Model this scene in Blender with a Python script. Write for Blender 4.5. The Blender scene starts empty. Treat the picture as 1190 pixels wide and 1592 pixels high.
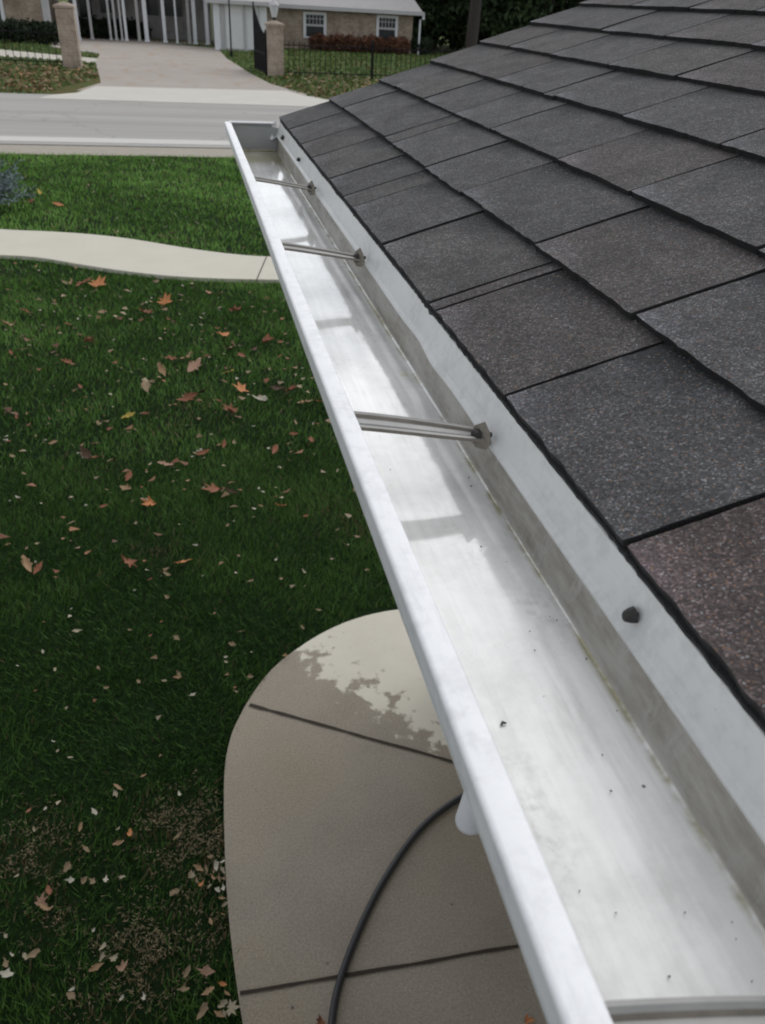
import bpy, bmesh, math, random
import numpy as np
from mathutils import Vector, Matrix, noise
random.seed(7); rng = np.random.default_rng(7)
C = bpy.context.scene.collection
sc = bpy.context.scene
R = math.radians
H = 2.8                       # eye height of the photographer on the ladder, metres

# ------------------------------------------------------------------ camera
cd = bpy.data.cameras.new('camera'); cam = bpy.data.objects.new('camera', cd); C.objects.link(cam)
cd.sensor_fit = 'VERTICAL'; cd.sensor_height = 24.0; cd.lens = 1215 / 1592 * 24.0
cd.dof.use_dof = True; cd.dof.focus_distance = 1.15; cd.dof.aperture_fstop = 7.5
cd.clip_start = 0.02; cd.clip_end = 900
m = Matrix(((0.97492667, 0.07796443, -0.20842155), (-0.2167772, 0.54427753, -0.81041324), (0.05025576, 0.83527452, 0.54753159))).to_4x4()
m.translation = (0, 0, H)
cam.matrix_world = m
sc.camera = cam

# ------------------------------------------------------------------ light: overcast day
SUN_EL, SUN_AZ = 52, 52     # azimuth clockwise from +Y
w = bpy.data.worlds.new('World'); sc.world = w; w.use_nodes = True
nt = w.node_tree; nt.nodes.clear()
sky = nt.nodes.new('ShaderNodeTexSky'); sky.sky_type = 'NISHITA'; sky.sun_disc = False
sky.sun_elevation = R(SUN_EL); sky.sun_rotation = R(SUN_AZ); sky.air_density = 1.0; sky.dust_density = 1.0; sky.ozone_density = 1.0
hs = nt.nodes.new('ShaderNodeHueSaturation'); hs.inputs['Saturation'].default_value = 0.16
bg = nt.nodes.new('ShaderNodeBackground'); bg.inputs['Strength'].default_value = 0.15
wo = nt.nodes.new('ShaderNodeOutputWorld')
nt.links.new(sky.outputs[0], hs.inputs['Color']); nt.links.new(hs.outputs[0], bg.inputs[0]); nt.links.new(bg.outputs[0], wo.inputs[0])
sd = bpy.data.lights.new('sun', 'SUN'); sd.energy = 0.7; sd.angle = R(85); sd.color = (1, .975, .94)
so = bpy.data.objects.new('sun', sd); C.objects.link(so)
az = R(SUN_AZ); el = R(SUN_EL)
dv = Vector((math.sin(az) * math.cos(el), math.cos(az) * math.cos(el), math.sin(el)))
so.rotation_euler = dv.to_track_quat('Z', 'Y').to_euler()
sc.view_settings.view_transform = 'Standard'; sc.view_settings.look = 'None'
sc.view_settings.gamma = 1; sc.view_settings.use_curve_mapping = False
sc.view_settings.exposure = 0.40
sc.cycles.filter_width = 1.9
sc.cycles.max_bounces = 8; sc.cycles.diffuse_bounces = 4; sc.cycles.glossy_bounces = 4

# ------------------------------------------------------------------ material helpers
class NT:
    def __init__(s, name):
        s.m = bpy.data.materials.new(name); s.m.use_nodes = True
        s.t = s.m.node_tree; s.b = s.t.nodes['Principled BSDF']; s.co = None
    def n(s, typ, **kw):
        x = s.t.nodes.new(typ)
        for k, v in kw.items(): setattr(x, k, v)
        return x
    def l(s, a, b): s.t.links.new(a, b)
    def pos(s, scale=None):
        if s.co is None: s.co = s.n('ShaderNodeTexCoord').outputs['Object']
        if scale is None: return s.co
        mp = s.n('ShaderNodeMapping'); mp.inputs['Scale'].default_value = scale; s.l(s.co, mp.inputs[0]); return mp.outputs[0]
    def noise(s, scale, detail=3, rough=.5, vec=None, dist=0):
        x = s.n('ShaderNodeTexNoise'); x.inputs['Scale'].default_value = scale; x.inputs['Detail'].default_value = detail
        x.inputs['Roughness'].default_value = rough; x.inputs['Distortion'].default_value = dist
        s.l(vec if vec is not None else s.pos(), x.inputs['Vector']); return x.outputs['Fac']
    def vor(s, scale, out='Color', vec=None):
        x = s.n('ShaderNodeTexVoronoi'); x.inputs['Scale'].default_value = scale
        s.l(vec if vec is not None else s.pos(), x.inputs['Vector']); return x.outputs[out]
    def ramp(s, fac, stops, interp='LINEAR'):
        x = s.n('ShaderNodeValToRGB'); x.color_ramp.interpolation = interp; e = x.color_ramp.elements
        while len(e) < len(stops): e.new(.5)
        for i, (p, c) in enumerate(stops):
            e[i].position = p; e[i].color = (c, c, c, 1) if isinstance(c, (int, float)) else (*c, 1)
        s.l(fac, x.inputs[0]); return x.outputs[0]
    def mix(s, fac, a, b, mode='MIX'):
        x = s.n('ShaderNodeMix', data_type='RGBA', blend_type=mode)
        for i, v in ((0, fac), (6, a), (7, b)):
            if hasattr(v, 'is_linked'): s.l(v, x.inputs[i])
            elif isinstance(v, (int, float)): x.inputs[i].default_value = v if i == 0 else (v, v, v, 1)
            else: x.inputs[i].default_value = (*v, 1)
        return x.outputs[2]
    def math(s, op, a, b=0.0, c=0.0, clamp=False):
        x = s.n('ShaderNodeMath', operation=op); x.use_clamp = clamp
        for i, v in enumerate((a, b, c)):
            if hasattr(v, 'is_linked'): s.l(v, x.inputs[i])
            else: x.inputs[i].default_value = v
        return x.outputs[0]
    def rng(s, v, a, b, c=0, d=1, smooth=True):
        x = s.n('ShaderNodeMapRange'); x.interpolation_type = 'SMOOTHSTEP' if smooth else 'LINEAR'
        s.l(v, x.inputs[0])
        for i, q in enumerate((a, b, c, d)): x.inputs[i + 1].default_value = q
        return x.outputs[0]
    def xyz(s):
        x = s.n('ShaderNodeSeparateXYZ'); s.l(s.pos(), x.inputs[0]); return x.outputs
    def attr(s, name):
        return s.n('ShaderNodeAttribute', attribute_name=name).outputs['Color']
    def set(s, **kw):
        for k, v in kw.items():
            i = s.b.inputs[k]
            if hasattr(v, 'is_linked'): s.l(v, i)
            elif isinstance(v, tuple) and len(v) == 3: i.default_value = (*v, 1)
            else: i.default_value = v
        return s
    def bump(s, h, strength=.3, dist=.01):
        x = s.n('ShaderNodeBump'); x.inputs['Strength'].default_value = strength; x.inputs['Distance'].default_value = dist
        s.l(h, x.inputs['Height']); s.l(x.outputs[0], s.b.inputs['Normal']); return s

def mottled(name, col, var=.25, scale=3, rough=.7, bump=0, bscale=60, metallic=0, spec=.5):
    t = NT(name)
    f = t.noise(scale, 5, .6)
    c = t.mix(f, tuple(x * (1 - var) for x in col), tuple(min(1, x * (1 + var)) for x in col))
    t.set(**{'Base Color': c, 'Roughness': rough, 'Metallic': metallic, 'Specular IOR Level': spec})
    if bump: t.bump(t.noise(bscale, 3), bump, .01)
    return t.m

# shingle: mineral granules over each tab's own tone
t = NT('shingle_granules')
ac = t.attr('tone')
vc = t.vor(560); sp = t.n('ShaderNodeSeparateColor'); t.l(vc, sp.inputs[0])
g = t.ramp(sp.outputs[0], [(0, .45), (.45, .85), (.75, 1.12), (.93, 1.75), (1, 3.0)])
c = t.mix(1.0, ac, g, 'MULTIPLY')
rust = t.ramp(sp.outputs[1], [(0, 0), (.955, 0), (.975, 1)])
c = t.mix(t.math('MULTIPLY', rust, .75), c, (.19, .115, .075))
pale = t.ramp(sp.outputs[2], [(0, 0), (.965, 0), (.985, 1)])
c = t.mix(t.math('MULTIPLY', pale, .65), c, (.26, .27, .28))
c = t.mix(1.0, c, t.ramp(t.noise(14, 6, .75), [(.3, .62), (.7, 1.35)]), 'MULTIPLY')
t.set(**{'Base Color': c, 'Roughness': .85, 'Specular IOR Level': .35})
t.bump(t.math('ADD', sp.outputs[0], t.noise(90, 2)), 1.0, .0022)
M_SH = t.m
M_ASPH = mottled('asphalt_edge', (.012, .012, .013), .5, 200, .8, .6, 500)

def dusty_white(name, base=(.8, .82, .84), spots=.5):
    t = NT(name)
    f = t.noise(14, 6, .65); f2 = t.noise(60, 4, .7)
    d = t.rng(t.math('MULTIPLY', f, f2), .20, .38)
    c = t.mix(t.math('MULTIPLY', d, .6), base, tuple(q * .78 for q in base))
    c = t.mix(t.math('MULTIPLY', t.rng(t.noise(90, 4, .7, t.pos((1, .12, 1))), .55, .75), .3), c, tuple(q * .6 for q in base))
    v = t.vor(38, 'Distance'); n2 = t.noise(5, 2)
    sm = t.math('MULTIPLY', t.rng(v, .06, .03), t.rng(n2, .52, .62))
    c = t.mix(t.math('MULTIPLY', sm, spots), c, (.12, .11, .09))
    t.set(**{'Base Color': c, 'Roughness': .42, 'Coat Weight': .15, 'Coat Roughness': .3})
    t.bump(f, .08, .004)
    return t.m
M_LIP = dusty_white('painted_white_metal', (.80, .81, .83))
M_FLANGE = dusty_white('drip_edge_white', (.60, .61, .605), .9)

# inside of the gutter: painted sheet metal under a thin shiny film, dirty along the back
t = NT('gutter_trough_metal')
X, Y, Z = t.xyz()
streak = t.noise(7, 6, .65, t.pos((6, 1, 6)))
blot = t.noise(11, 6, .7)
fine = t.noise(110, 3, .6)
c = t.mix(t.rng(blot, .35, .75), (.83, .835, .82), (.66, .665, .65))
c = t.mix(t.math('MULTIPLY', t.rng(streak, .52, .75), .4), c, (.45, .45, .43))
gr = t.math('MULTIPLY', t.rng(t.noise(6, 3, .6, t.pos((1.6, .8, 1))), .48, .75), t.rng(fine, .40, .75))
c = t.mix(t.math('MULTIPLY', gr, .6), c, (.36, .35, .33))
br_ = t.noise(70, 3, .6, t.pos((1, .035, 1)))
c = t.mix(1.0, c, t.ramp(br_, [(.3, .88), (.7, 1.06)]), 'MULTIPLY')
# yellow-green film near the back corner and at the far end
cor = t.rng(t.math('ABSOLUTE', t.math('SUBTRACT', X, .3045)), .009, .001)
cor = t.math('MULTIPLY', cor, t.rng(t.noise(16, 4, .7), .38, .62))
c = t.mix(t.math('MULTIPLY', cor, .9), c, (.27, .24, .10))
sp2 = t.math('MULTIPLY', t.rng(t.vor(11, 'Distance'), .13, .05), t.rng(t.noise(23, 3), .5, .6))
c = t.mix(t.math('MULTIPLY', sp2, .45), c, (.55, .50, .22))
end = t.math('MULTIPLY', t.rng(t.math('ABSOLUTE', t.math('SUBTRACT', Y, 2.86)), .20, .05), t.rng(t.noise(13, 4), .15, .5))
c = t.mix(t.math('MULTIPLY', end, .85), c, (.30, .28, .13))
end2 = t.math('MULTIPLY', t.rng(Y, 2.3, 2.9), t.rng(X, .22, .30))
c = t.mix(t.math('MULTIPLY', end2, .6), c, (.25, .22, .12))
# grime on the standing back wall
bw = t.rng(X, .3035, .3055)
grime = t.mix(t.rng(t.noise(9, 6, .7, t.pos((1, 1, 4))), .3, .7), (.45, .44, .41), (.26, .24, .205))
grime = t.mix(t.rng(t.noise(60, 4, .7, t.pos((1, 1, .25))), .5, .75), grime, (.42, .42, .40))
c = t.mix(bw, c, grime)
spk = t.math('MULTIPLY', t.rng(t.vor(24, 'Distance'), .045, .025), t.rng(t.noise(7, 2), .5, .56))
c = t.mix(t.math('MULTIPLY', spk, .9), c, (.06, .05, .04))
t.set(**{'Base Color': c, 'Metallic': t.mix(bw, .12, .1), 'Roughness': t.mix(bw, t.math('ADD', t.mix(t.rng(blot, .3, .75), .07, .16), t.rng(Y, .62, .25, 0, .40)), .6), 'Specular IOR Level': .5,
         'Coat Weight': t.mix(bw, t.rng(Y, .15, .6, .12, .6), .15), 'Coat IOR': 1.7, 'Coat Roughness': t.math('ADD', t.mix(t.rng(blot, .3, .8), .02, .07), t.rng(Y, .70, .2, 0, .26))})
t.bump(t.noise(5, 3, .5), .04, .01)
M_TROUGH = t.m
M_STRAP = mottled('hanger_aluminium', (.25, .25, .24), .3, 30, .42, metallic=.35)
M_CAP = mottled('end_cap_metal', (.34, .35, .36), .2, 14, .5)
M_RUST_SHADE = mottled('dirty_bracket_shade', (.21, .19, .16), .5, 60, .7)  # grime of the ear, and the painted shadow lines of the strap
M_SCREW = mottled('black_screw', (.012, .011, .01), .4, 80, .5)

# ground things
t = NT('lawn_soil'); c = t.mix(t.noise(3, 6, .7), (.006, .016, .005), (.014, .03, .009)); t.set(**{'Base Color': c, 'Roughness': 1, 'Specular IOR Level': .1})
t.bump(t.noise(40, 5), .8, .03); M_SOIL = t.m
t = NT('grass_blades'); t.set(**{'Base Color': t.attr('tone'), 'Roughness': .55, 'Specular IOR Level': .25})
M_GRASS = t.m
t = NT('far_grass')
c = t.mix(t.noise(1.4, 6, .7), (.06, .10, .026), (.11, .15, .045))
c = t.mix(t.rng(t.noise(.5, 4, .6), .45, .7), c, (.12, .105, .04))
Xg, Yg, Zg = t.xyz()
c = t.mix(t.math('MULTIPLY', t.rng(Yg, 36, 31), t.rng(t.noise(2.5, 5, .7), .4, .65)), c, (.16, .10, .045))
t.set(**{'Base Color': c, 'Roughness': .95, 'Specular IOR Level': .1}); t.bump(t.noise(12, 5, .8), 1, .08); M_FARGRASS = t.m

t = NT('walk_concrete')
c = t.mix(t.noise(2.2, 6, .6), (.50, .475, .405), (.60, .575, .495))
c = t.mix(t.math('MULTIPLY', t.rng(t.noise(45, 3), .6, .75), .3), c, (.35, .33, .28))
t.set(**{'Base Color': c, 'Roughness': .9, 'Specular IOR Level': .2}); t.bump(t.noise(120, 3), .3, .003); M_WALK = t.m

t = NT('patio_concrete')
X, Y, Z = t.xyz()
damp = t.mix(t.noise(2.6, 6, .6), (.21, .182, .145), (.37, .33, .27))
damp = t.mix(t.math('MULTIPLY', t.rng(t.noise(1.3, 3, .5), .45, .68), .8), damp, (.27, .225, .16))
damp = t.mix(t.math('MULTIPLY', t.rng(t.vor(6, 'Distance'), .05, .02), t.rng(t.noise(2.1, 2), .48, .55)), damp, (.10, .092, .08))
dry = t.mix(t.noise(5, 6, .7), (.52, .49, .41), (.64, .61, .52))
# worn pale topping: everything beyond a ragged line
d = t.math('ADD', t.math('MULTIPLY', X, .74), t.math('MULTIPLY', Y, .67))
nz = t.math('MULTIPLY', t.math('SUBTRACT', t.noise(3.4, 6, .72, dist=.4), .5), .75)
d = t.math('ADD', d, nz)
nz2 = t.math('MULTIPLY', t.math('SUBTRACT', t.noise(13, 3, .5), .5), .55)
d = t.math('ADD', d, nz2)
msk = t.rng(d, 2.165, 2.245)
pit = t.math('MULTIPLY', t.rng(t.vor(15, 'Distance'), .22, .12), t.rng(t.noise(5, 3), .42, .52))
msk = t.math('MULTIPLY', msk, t.math('SUBTRACT', 1.0, t.math('MULTIPLY', pit, .5)))
damp = t.mix(1.0, damp, t.ramp(t.noise(130, 5, .8), [(.3, .62), (.7, 1.3)]), 'MULTIPLY')
# a strip of the bare slab follows the joint
c = t.mix(msk, damp, dry)
t.set(**{'Base Color': c, 'Roughness': .8, 'Specular IOR Level': .3})
t.bump(t.math('ADD', t.noise(150, 3), t.math('MULTIPLY', msk, .8)), .25, .003); M_PATIO = t.m
M_JOINT = mottled('joint_dirt', (.035, .026, .018), .5, 30, .95)

t = NT('road_asphalt')
lanes = t.noise(1.1, 4, .6, t.pos((.03, 1, 1)))
c = t.mix(t.rng(lanes, .3, .7), (.30, .292, .275), (.375, .365, .345))
c = t.mix(t.math('MULTIPLY', t.rng(t.noise(35, 4, .7), .5, .7), .3), c, (.22, .215, .2))
crk = t.n('ShaderNodeTexVoronoi', feature='DISTANCE_TO_EDGE'); crk.inputs['Scale'].default_value = .16
wv = t.n('ShaderNodeVectorMath', operation='ADD'); nn = t.n('ShaderNodeTexNoise'); nn.inputs['Scale'].default_value = 1.5; t.l(t.pos(), nn.inputs[0]); t.l(t.pos(), wv.inputs[0]); t.l(nn.outputs['Color'], wv.inputs[1]); t.l(wv.outputs[0], crk.inputs['Vector'])
c = t.mix(t.math('MULTIPLY', t.rng(crk.outputs['Distance'], .005, .002), .25), c, (.13, .125, .12))
t.set(**{'Base Color': c, 'Roughness': .9, 'Specular IOR Level': .25}); t.bump(t.noise(90, 3), .3, .004); M_ROAD = t.m
M_SHOULDER = mottled('shoulder_gravel', (.33, .30, .25), .2, 6, .95, .4, 90)
M_LINE = mottled('road_paint', (.52, .51, .48), .1, 2, .8)
t = NT('driveway_concrete')
c = t.mix(t.noise(.5, 6, .65), (.31, .275, .245), (.41, .37, .335)); c = t.mix(t.rng(t.noise(1.8, 4, .5, t.pos((1, .3, 1))), .5, .75), c, (.33, .27, .20))
t.set(**{'Base Color': c, 'Roughness': .9, 'Specular IOR Level': .25}); M_DRIVE = t.m
M_APRON = mottled('apron_concrete', (.52, .50, .45), .1, 1.2, .9)
M_PATH = mottled('far_path_concrete', (.47, .44, .38), .12, 1, .9)

def brick(name, c1, c2, mortar, sc_=1.0):
    t = NT(name)
    x = t.n('ShaderNodeTexBrick'); x.inputs['Color1'].default_value = (*c1, 1); x.inputs['Color2'].default_value = (*c2, 1); x.inputs['Mortar'].default_value = (*mortar, 1)
    x.inputs['Scale'].default_value = sc_; x.inputs['Brick Width'].default_value = .3; x.inputs['Row Height'].default_value = .1; x.inputs['Mortar Size'].default_value = .012
    sx = t.n('ShaderNodeSeparateXYZ'); t.l(t.pos(), sx.inputs[0]); cx = t.n('ShaderNodeCombineXYZ')
    t.l(t.math('ADD', sx.outputs[0], sx.outputs[1]), cx.inputs[0]); t.l(sx.outputs[2], cx.inputs[1]); t.l(cx.outputs[0], x.inputs['Vector'])
    c = t.mix(t.rng(t.noise(2.2, 6, .75), .35, .7), x.outputs['Color'], tuple(v * .5 for v in c1))
    t.set(**{'Base Color': c, 'Roughness': .9}); return t.m
M_BRICK = brick('tan_brick', (.38, .30, .225), (.28, .22, .175), (.42, .38, .33))
M_STONE = brick('pale_pillar_brick', (.43, .34, .275), (.34, .27, .215), (.44, .39, .34))
M_SIDING = mottled('white_siding', (.62, .635, .65), .06, 1, .6)
M_TRIM = mottled('white_trim', (.62, .64, .67), .06, 3, .5)
M_DIMTRIM = mottled('weathered_trim', (.42, .42, .43), .12, 3, .6)
M_DARKWALL = mottled('grey_porch_wall', (.34, .33, .33), .55, 1.2, .8)
M_PORCHPANEL = mottled('grey_panel', (.34, .335, .33), .15, 2, .7)
M_GLASS = mottled('window_glass', (.03, .035, .04), .6, 3, .08)
M_CURTAIN = mottled('window_blind', (.16, .17, .18), .2, 6, .6)
M_IRON = mottled('black_iron', (.008, .008, .010), .3, 8, .6, spec=.15)
M_FAR_ROOF = mottled('pale_grey_roof', (.40, .385, .38), .15, 4, .9)
M_BARK = mottled('bark', (.038, .032, .027), .4, 6, .95, .6, 20)
def leafmat(name, a, b):
    t = NT(name); o = t.n('ShaderNodeObjectInfo'); c = t.mix(t.noise(.8, 3, .6), a, b)
    c = t.mix(t.math('MULTIPLY', t.noise(9, 2), .8), c, tuple(v * .45 for v in a)); t.set(**{'Base Color': c, 'Roughness': .8, 'Specular IOR Level': .2}); return t.m
M_EVER = leafmat('evergreen_needles', (.022, .042, .016), (.04, .065, .022))
M_EVER2 = leafmat('olive_foliage', (.055, .07, .02), (.085, .085, .03))
M_SHRUB = leafmat('shrub_leaves', (.02, .035, .018), (.035, .05, .024))
M_HEDGE = leafmat('rust_hedge_leaves', (.13, .06, .035), (.17, .08, .05))
M_BLUE = leafmat('blue_juniper', (.17, .23, .245), (.29, .35, .37))
M_WALL = mottled('house_siding', (.42, .40, .36), .06, 2, .8)
M_HOSE = mottled('black_rubber', (.02, .021, .024), .3, 40, .45)
M_LAMP = mottled('white_enamel', (.75, .76, .80), .03, 5, .35)

# ------------------------------------------------------------------ mesh helpers
def link(name, me, parent=None, mats=()):
    for mt in mats: me.materials.append(mt)
    o = bpy.data.objects.new(name, me); C.objects.link(o)
    if parent is not None: o.parent = parent
    return o
def tag(o, label=None, cat=None, group=None, kind=None):
    if label: o['label'] = label
    if cat: o['category'] = cat
    if group: o['group'] = group
    if kind: o['kind'] = kind
    return o
def empty(name, loc=(0, 0, 0), rz=0):
    o = bpy.data.objects.new(name, None); C.objects.link(o); o.location = loc; o.rotation_euler = (0, 0, rz); o.empty_display_size = .1; return o

class MB:
    def __init__(s): s.v = []; s.f = []; s.mi = []; s.col = None
    def add(s, vs, fs, mi=0):
        k = len(s.v); s.v += [tuple(p) for p in vs]; s.f += [tuple(i + k for i in f) for f in fs]; s.mi += [mi] * len(fs); return s
    def box(s, a, b, mi=0):
        x0, y0, z0 = a; x1, y1, z1 = b
        return s.add([(x0, y0, z0), (x1, y0, z0), (x1, y1, z0), (x0, y1, z0), (x0, y0, z1), (x1, y0, z1), (x1, y1, z1), (x0, y1, z1)],
                     [(3, 2, 1, 0), (4, 5, 6, 7), (0, 1, 5, 4), (1, 2, 6, 5), (2, 3, 7, 6), (3, 0, 4, 7)], mi)
    def tube(s, pts, rad, n=10, cap=True, mi=0):
        pts = [Vector(p) for p in pts]; rad = rad if isinstance(rad, (list, tuple)) else [rad] * len(pts)
        vs = []; up = Vector((0, 0, 1)); last = None
        for i, p in enumerate(pts):
            d = (pts[min(i + 1, len(pts) - 1)] - pts[max(i - 1, 0)]).normalized()
            a = last if last is not None else (up if abs(d.z) < .9 else Vector((1, 0, 0)))
            a = (a - d * a.dot(d)).normalized(); last = a; b = d.cross(a)
            vs += [p + (a * math.cos(q) + b * math.sin(q)) * rad[i] for q in [2 * math.pi * j / n for j in range(n)]]
        fs = [(i * n + j, i * n + (j + 1) % n, (i + 1) * n + (j + 1) % n, (i + 1) * n + j) for i in range(len(pts) - 1) for j in range(n)]
        if cap: fs += [tuple(range(n))[::-1], tuple((len(pts) - 1) * n + j for j in range(n))]
        return s.add(vs, fs, mi)
    def prism(s, poly, z0, z1, mi=0, mtop=None):
        n = len(poly); vs = [(x, y, z0) for x, y in poly] + [(x, y, z1) for x, y in poly]
        s.add(vs, [(i, (i + 1) % n, n + (i + 1) % n, n + i) for i in range(n)], mi)
        return s.add([(x, y, z1) for x, y in poly], [tuple(range(n))], mi if mtop is None else mtop)
    def build(s, name, mats, parent=None, smooth=False):
        me = bpy.data.meshes.new(name); me.from_pydata(s.v, [], s.f); mats = mats if isinstance(mats, (list, tuple)) else [mats]
        for i, p in enumerate(me.polygons): p.material_index = s.mi[i]; p.use_smooth = smooth
        me.update(); return link(name, me, parent, mats)

def tri_mesh(name, verts, nper, cols=None, mat=None, parent=None):
    """verts (N*nper,3) -> N polygons of nper corners, optional per-vertex tone"""
    nv = len(verts); nf = nv // nper
    me = bpy.data.meshes.new(name); me.vertices.add(nv); me.vertices.foreach_set('co', verts.astype(np.float32).ravel())
    me.loops.add(nv); me.loops.foreach_set('vertex_index', np.arange(nv, dtype=np.int32))
    me.polygons.add(nf); me.polygons.foreach_set('loop_start', np.arange(0, nv, nper, dtype=np.int32))
    me.polygons.foreach_set('loop_total', np.full(nf, nper, np.int32)); me.update(calc_edges=True)
    if cols is not None:
        a = me.color_attributes.new('tone', 'FLOAT_COLOR', 'POINT')
        a.data.foreach_set('color', np.concatenate([cols, np.ones((nv, 1))], 1).astype(np.float32).ravel())
    return link(name, me, parent, [mat])

# ------------------------------------------------------------------ ground outlines
patio = [(1.6, 3.0), (1.25, 3.12), (.94, 3.15), (.71, 3.12), (.49, 3.03), (.27, 2.87), (.17, 2.76), (.08, 2.62), (.03, 2.52), (-.01, 2.43), (-.05, 2.26), (-.065, 1.95), (-.07, 1.68), (-.06, 1.44), (-.045, 1.25), (0, .9), (.1, .5), (.3, .1), (.6, -.2), (2.2, -.2), (2.2, 3.0)]
walk_up = [(-14, 12.3), (-8, 12.2), (-4.5, 11.9), (-3.2, 11.62), (-2.47, 11.36), (-1.66, 11.22), (-1.1, 11.02), (-.71, 10.81), (-.02, 10.34), (.45, 10.1), (.87, 9.96), (2, 9.85), (9, 9.8)]
walk_lo = [(-14, 10.9), (-8, 10.8), (-4.5, 10.5), (-3.2, 10.3), (-2.27, 10.16), (-1.82, 10.06), (-1.28, 9.7), (-.66, 9.36), (-.05, 9.14), (.82, 9.02), (2, 8.95), (9, 8.9)]
def smooth(pl, it=2, closed=False):
    for _ in range(it):
        q = []; n = len(pl)
        for i in range(n if closed else n - 1):
            a, b = pl[i], pl[(i + 1) % n]
            q += [(a[0] * .75 + b[0] * .25, a[1] * .75 + b[1] * .25), (a[0] * .25 + b[0] * .75, a[1] * .25 + b[1] * .75)]
        pl = q if closed else [pl[0]] + q + [pl[-1]]
    return pl
patio = smooth(patio, 2, True); walk_up = smooth(walk_up); walk_lo = smooth(walk_lo)
def inpoly(px, py, poly):
    r = np.zeros(len(px), bool); n = len(poly)
    for i in range(n):
        x0, y0 = poly[i]; x1, y1 = poly[(i + 1) % n]
        k = ((y0 > py) != (y1 > py)); xi = (x1 - x0) * (py - y0) / ((y1 - y0) or 1e-9) + x0
        r ^= k & (px < xi)
    return r

# ------------------------------------------------------------------ setting
b = MB(); b.add([(-300, -60, 0), (300, -60, 0), (300, 500, 0), (-300, 500, 0)], [(0, 1, 2, 3)])
tag(b.build('ground', M_SOIL), kind='structure')
b = MB(); b.add([(-300, 26.6, .02), (300, 26.6, .02), (300, 480, .02), (-300, 480, .02)], [(0, 1, 2, 3)])
tag(b.build('verge', M_FARGRASS), kind='structure')
b = MB(); b.add([(-200, 18.2, .03), (200, 18.2, .03), (200, 27.0, .03), (-200, 27.0, .03)], [(0, 1, 2, 3)])
tag(b.build('road', M_ROAD), kind='structure')
b = MB()
nx = 160; e0 = [(-40 + i * .5, 17.15 + .09 * noise.noise(Vector((i * .5, 3, 1)))) for i in range(nx)]
b.add([(x, y, .018) for x, y in e0] + [(x, 18.3, .018) for x, y in e0], [(i, i + 1, nx + i + 1, nx + i) for i in range(nx - 1)])
tag(b.build('road_shoulder', M_SHOULDER), kind='structure')
b = MB(); b.add([(-200, 18.55, .034), (200, 18.55, .034), (200, 19.15, .034), (-200, 19.15, .034)], [(0, 1, 2, 3)])
tag(b.build('road_edge_line', M_LINE), kind='structure')
b = MB(); b.prism(walk_lo + walk_up[::-1], -.05, .045); tag(b.build('sidewalk', M_WALK), kind='structure')
b = MB()
for p, q in (((.66, 8.98), (.88, 10.0)), ((-3.5, 10.3), (-3.35, 11.7)), ((3.2, 8.9), (3.3, 9.9))):
    dx, dy = q[0] - p[0], q[1] - p[1]; L = math.hypot(dx, dy); nx_, ny_ = -dy / L * .006, dx / L * .006
    b.add([(p[0] - nx_, p[1] - ny_, .049), (q[0] - nx_, q[1] - ny_, .049), (q[0] + nx_, q[1] + ny_, .049), (p[0] + nx_, p[1] + ny_, .049)], [(0, 1, 2, 3)])
tag(b.build('sidewalk_joint', M_JOINT), kind='structure')
b = MB(); b.prism(patio, -.06, .03); tag(b.build('patio', M_PATIO), kind='structure')
b = MB()
def joint(p, q, wd=.011):
    n = 40; dx, dy = q[0] - p[0], q[1] - p[1]; L = math.hypot(dx, dy); ux, uy = -dy / L, dx / L; vs = []
    for i in range(n + 1):
        f = i / n; j = .004 * noise.noise(Vector((f * 9, p[0], 2))); ww = wd * (.5 + .25 * noise.noise(Vector((f * 30, p[1], 5))))
        vs += [(p[0] + dx * f + ux * (j - ww), p[1] + dy * f + uy * (j - ww), .034), (p[0] + dx * f + ux * (j + ww), p[1] + dy * f + uy * (j + ww), .034)]
    b.add(vs, [(2 * i, 2 * i + 2, 2 * i + 3, 2 * i + 1) for i in range(n)])
joint((.085, 2.59), (1.9, 1.55), .016); joint((-.045, 1.33), (2.1, 1.26), .012)
tag(b.build('patio_joint', M_JOINT), kind='structure')
b = MB(); b.add([(x, y, .026) for x, y in [(-3.15, 28.3), (4.4, 28.3), (3.2, 32.5), (2.75, 37), (2.25, 45), (2.2, 52.6), (-7, 57.5), (-6.2, 47.5), (-3.6, 44), (-3.35, 38.4), (-2.75, 32.5), (-2.6, 30.8)]], [tuple(range(12))])
tag(b.build('driveway', M_DRIVE), kind='structure')
b = MB(); b.add([(x, y, .036) for x, y in [(-3.9, 25.9), (5.6, 25.9), (5.2, 26.9), (3.9, 28.9), (3.5, 30.2), (-2.65, 29.6), (-3.05, 27.6), (-3.7, 26.8)]], [tuple(range(8))])
tag(b.build('driveway_apron', M_APRON), kind='structure')
b = MB(); b.add([(x, y, .03) for x, y in [(-30, 41.3), (-8, 40.3), (-4.9, 39.6), (-3.4, 38.7), (-3.45, 41.2), (-4.9, 42.0), (-8, 44.2), (-30, 45.5)]], [tuple(range(8))])
tag(b.build('path', M_PATH), kind='structure')

RW = ((0.97492667, 0.07796443, -0.20842155), (-0.2167772, 0.54427753, -0.81041324), (0.05025576, 0.83527452, 0.54753159))
def gpt(px, py, z=.05):        # where a leaf seen in the photograph lies on the lawn
    c_ = (px - 595, 796 - py, -1215); d = [sum(RW[i][j] * c_[j] for j in range(3)) for i in range(3)]; k = (H - z) / -d[2]; return d[0] * k, d[1] * k
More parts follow.
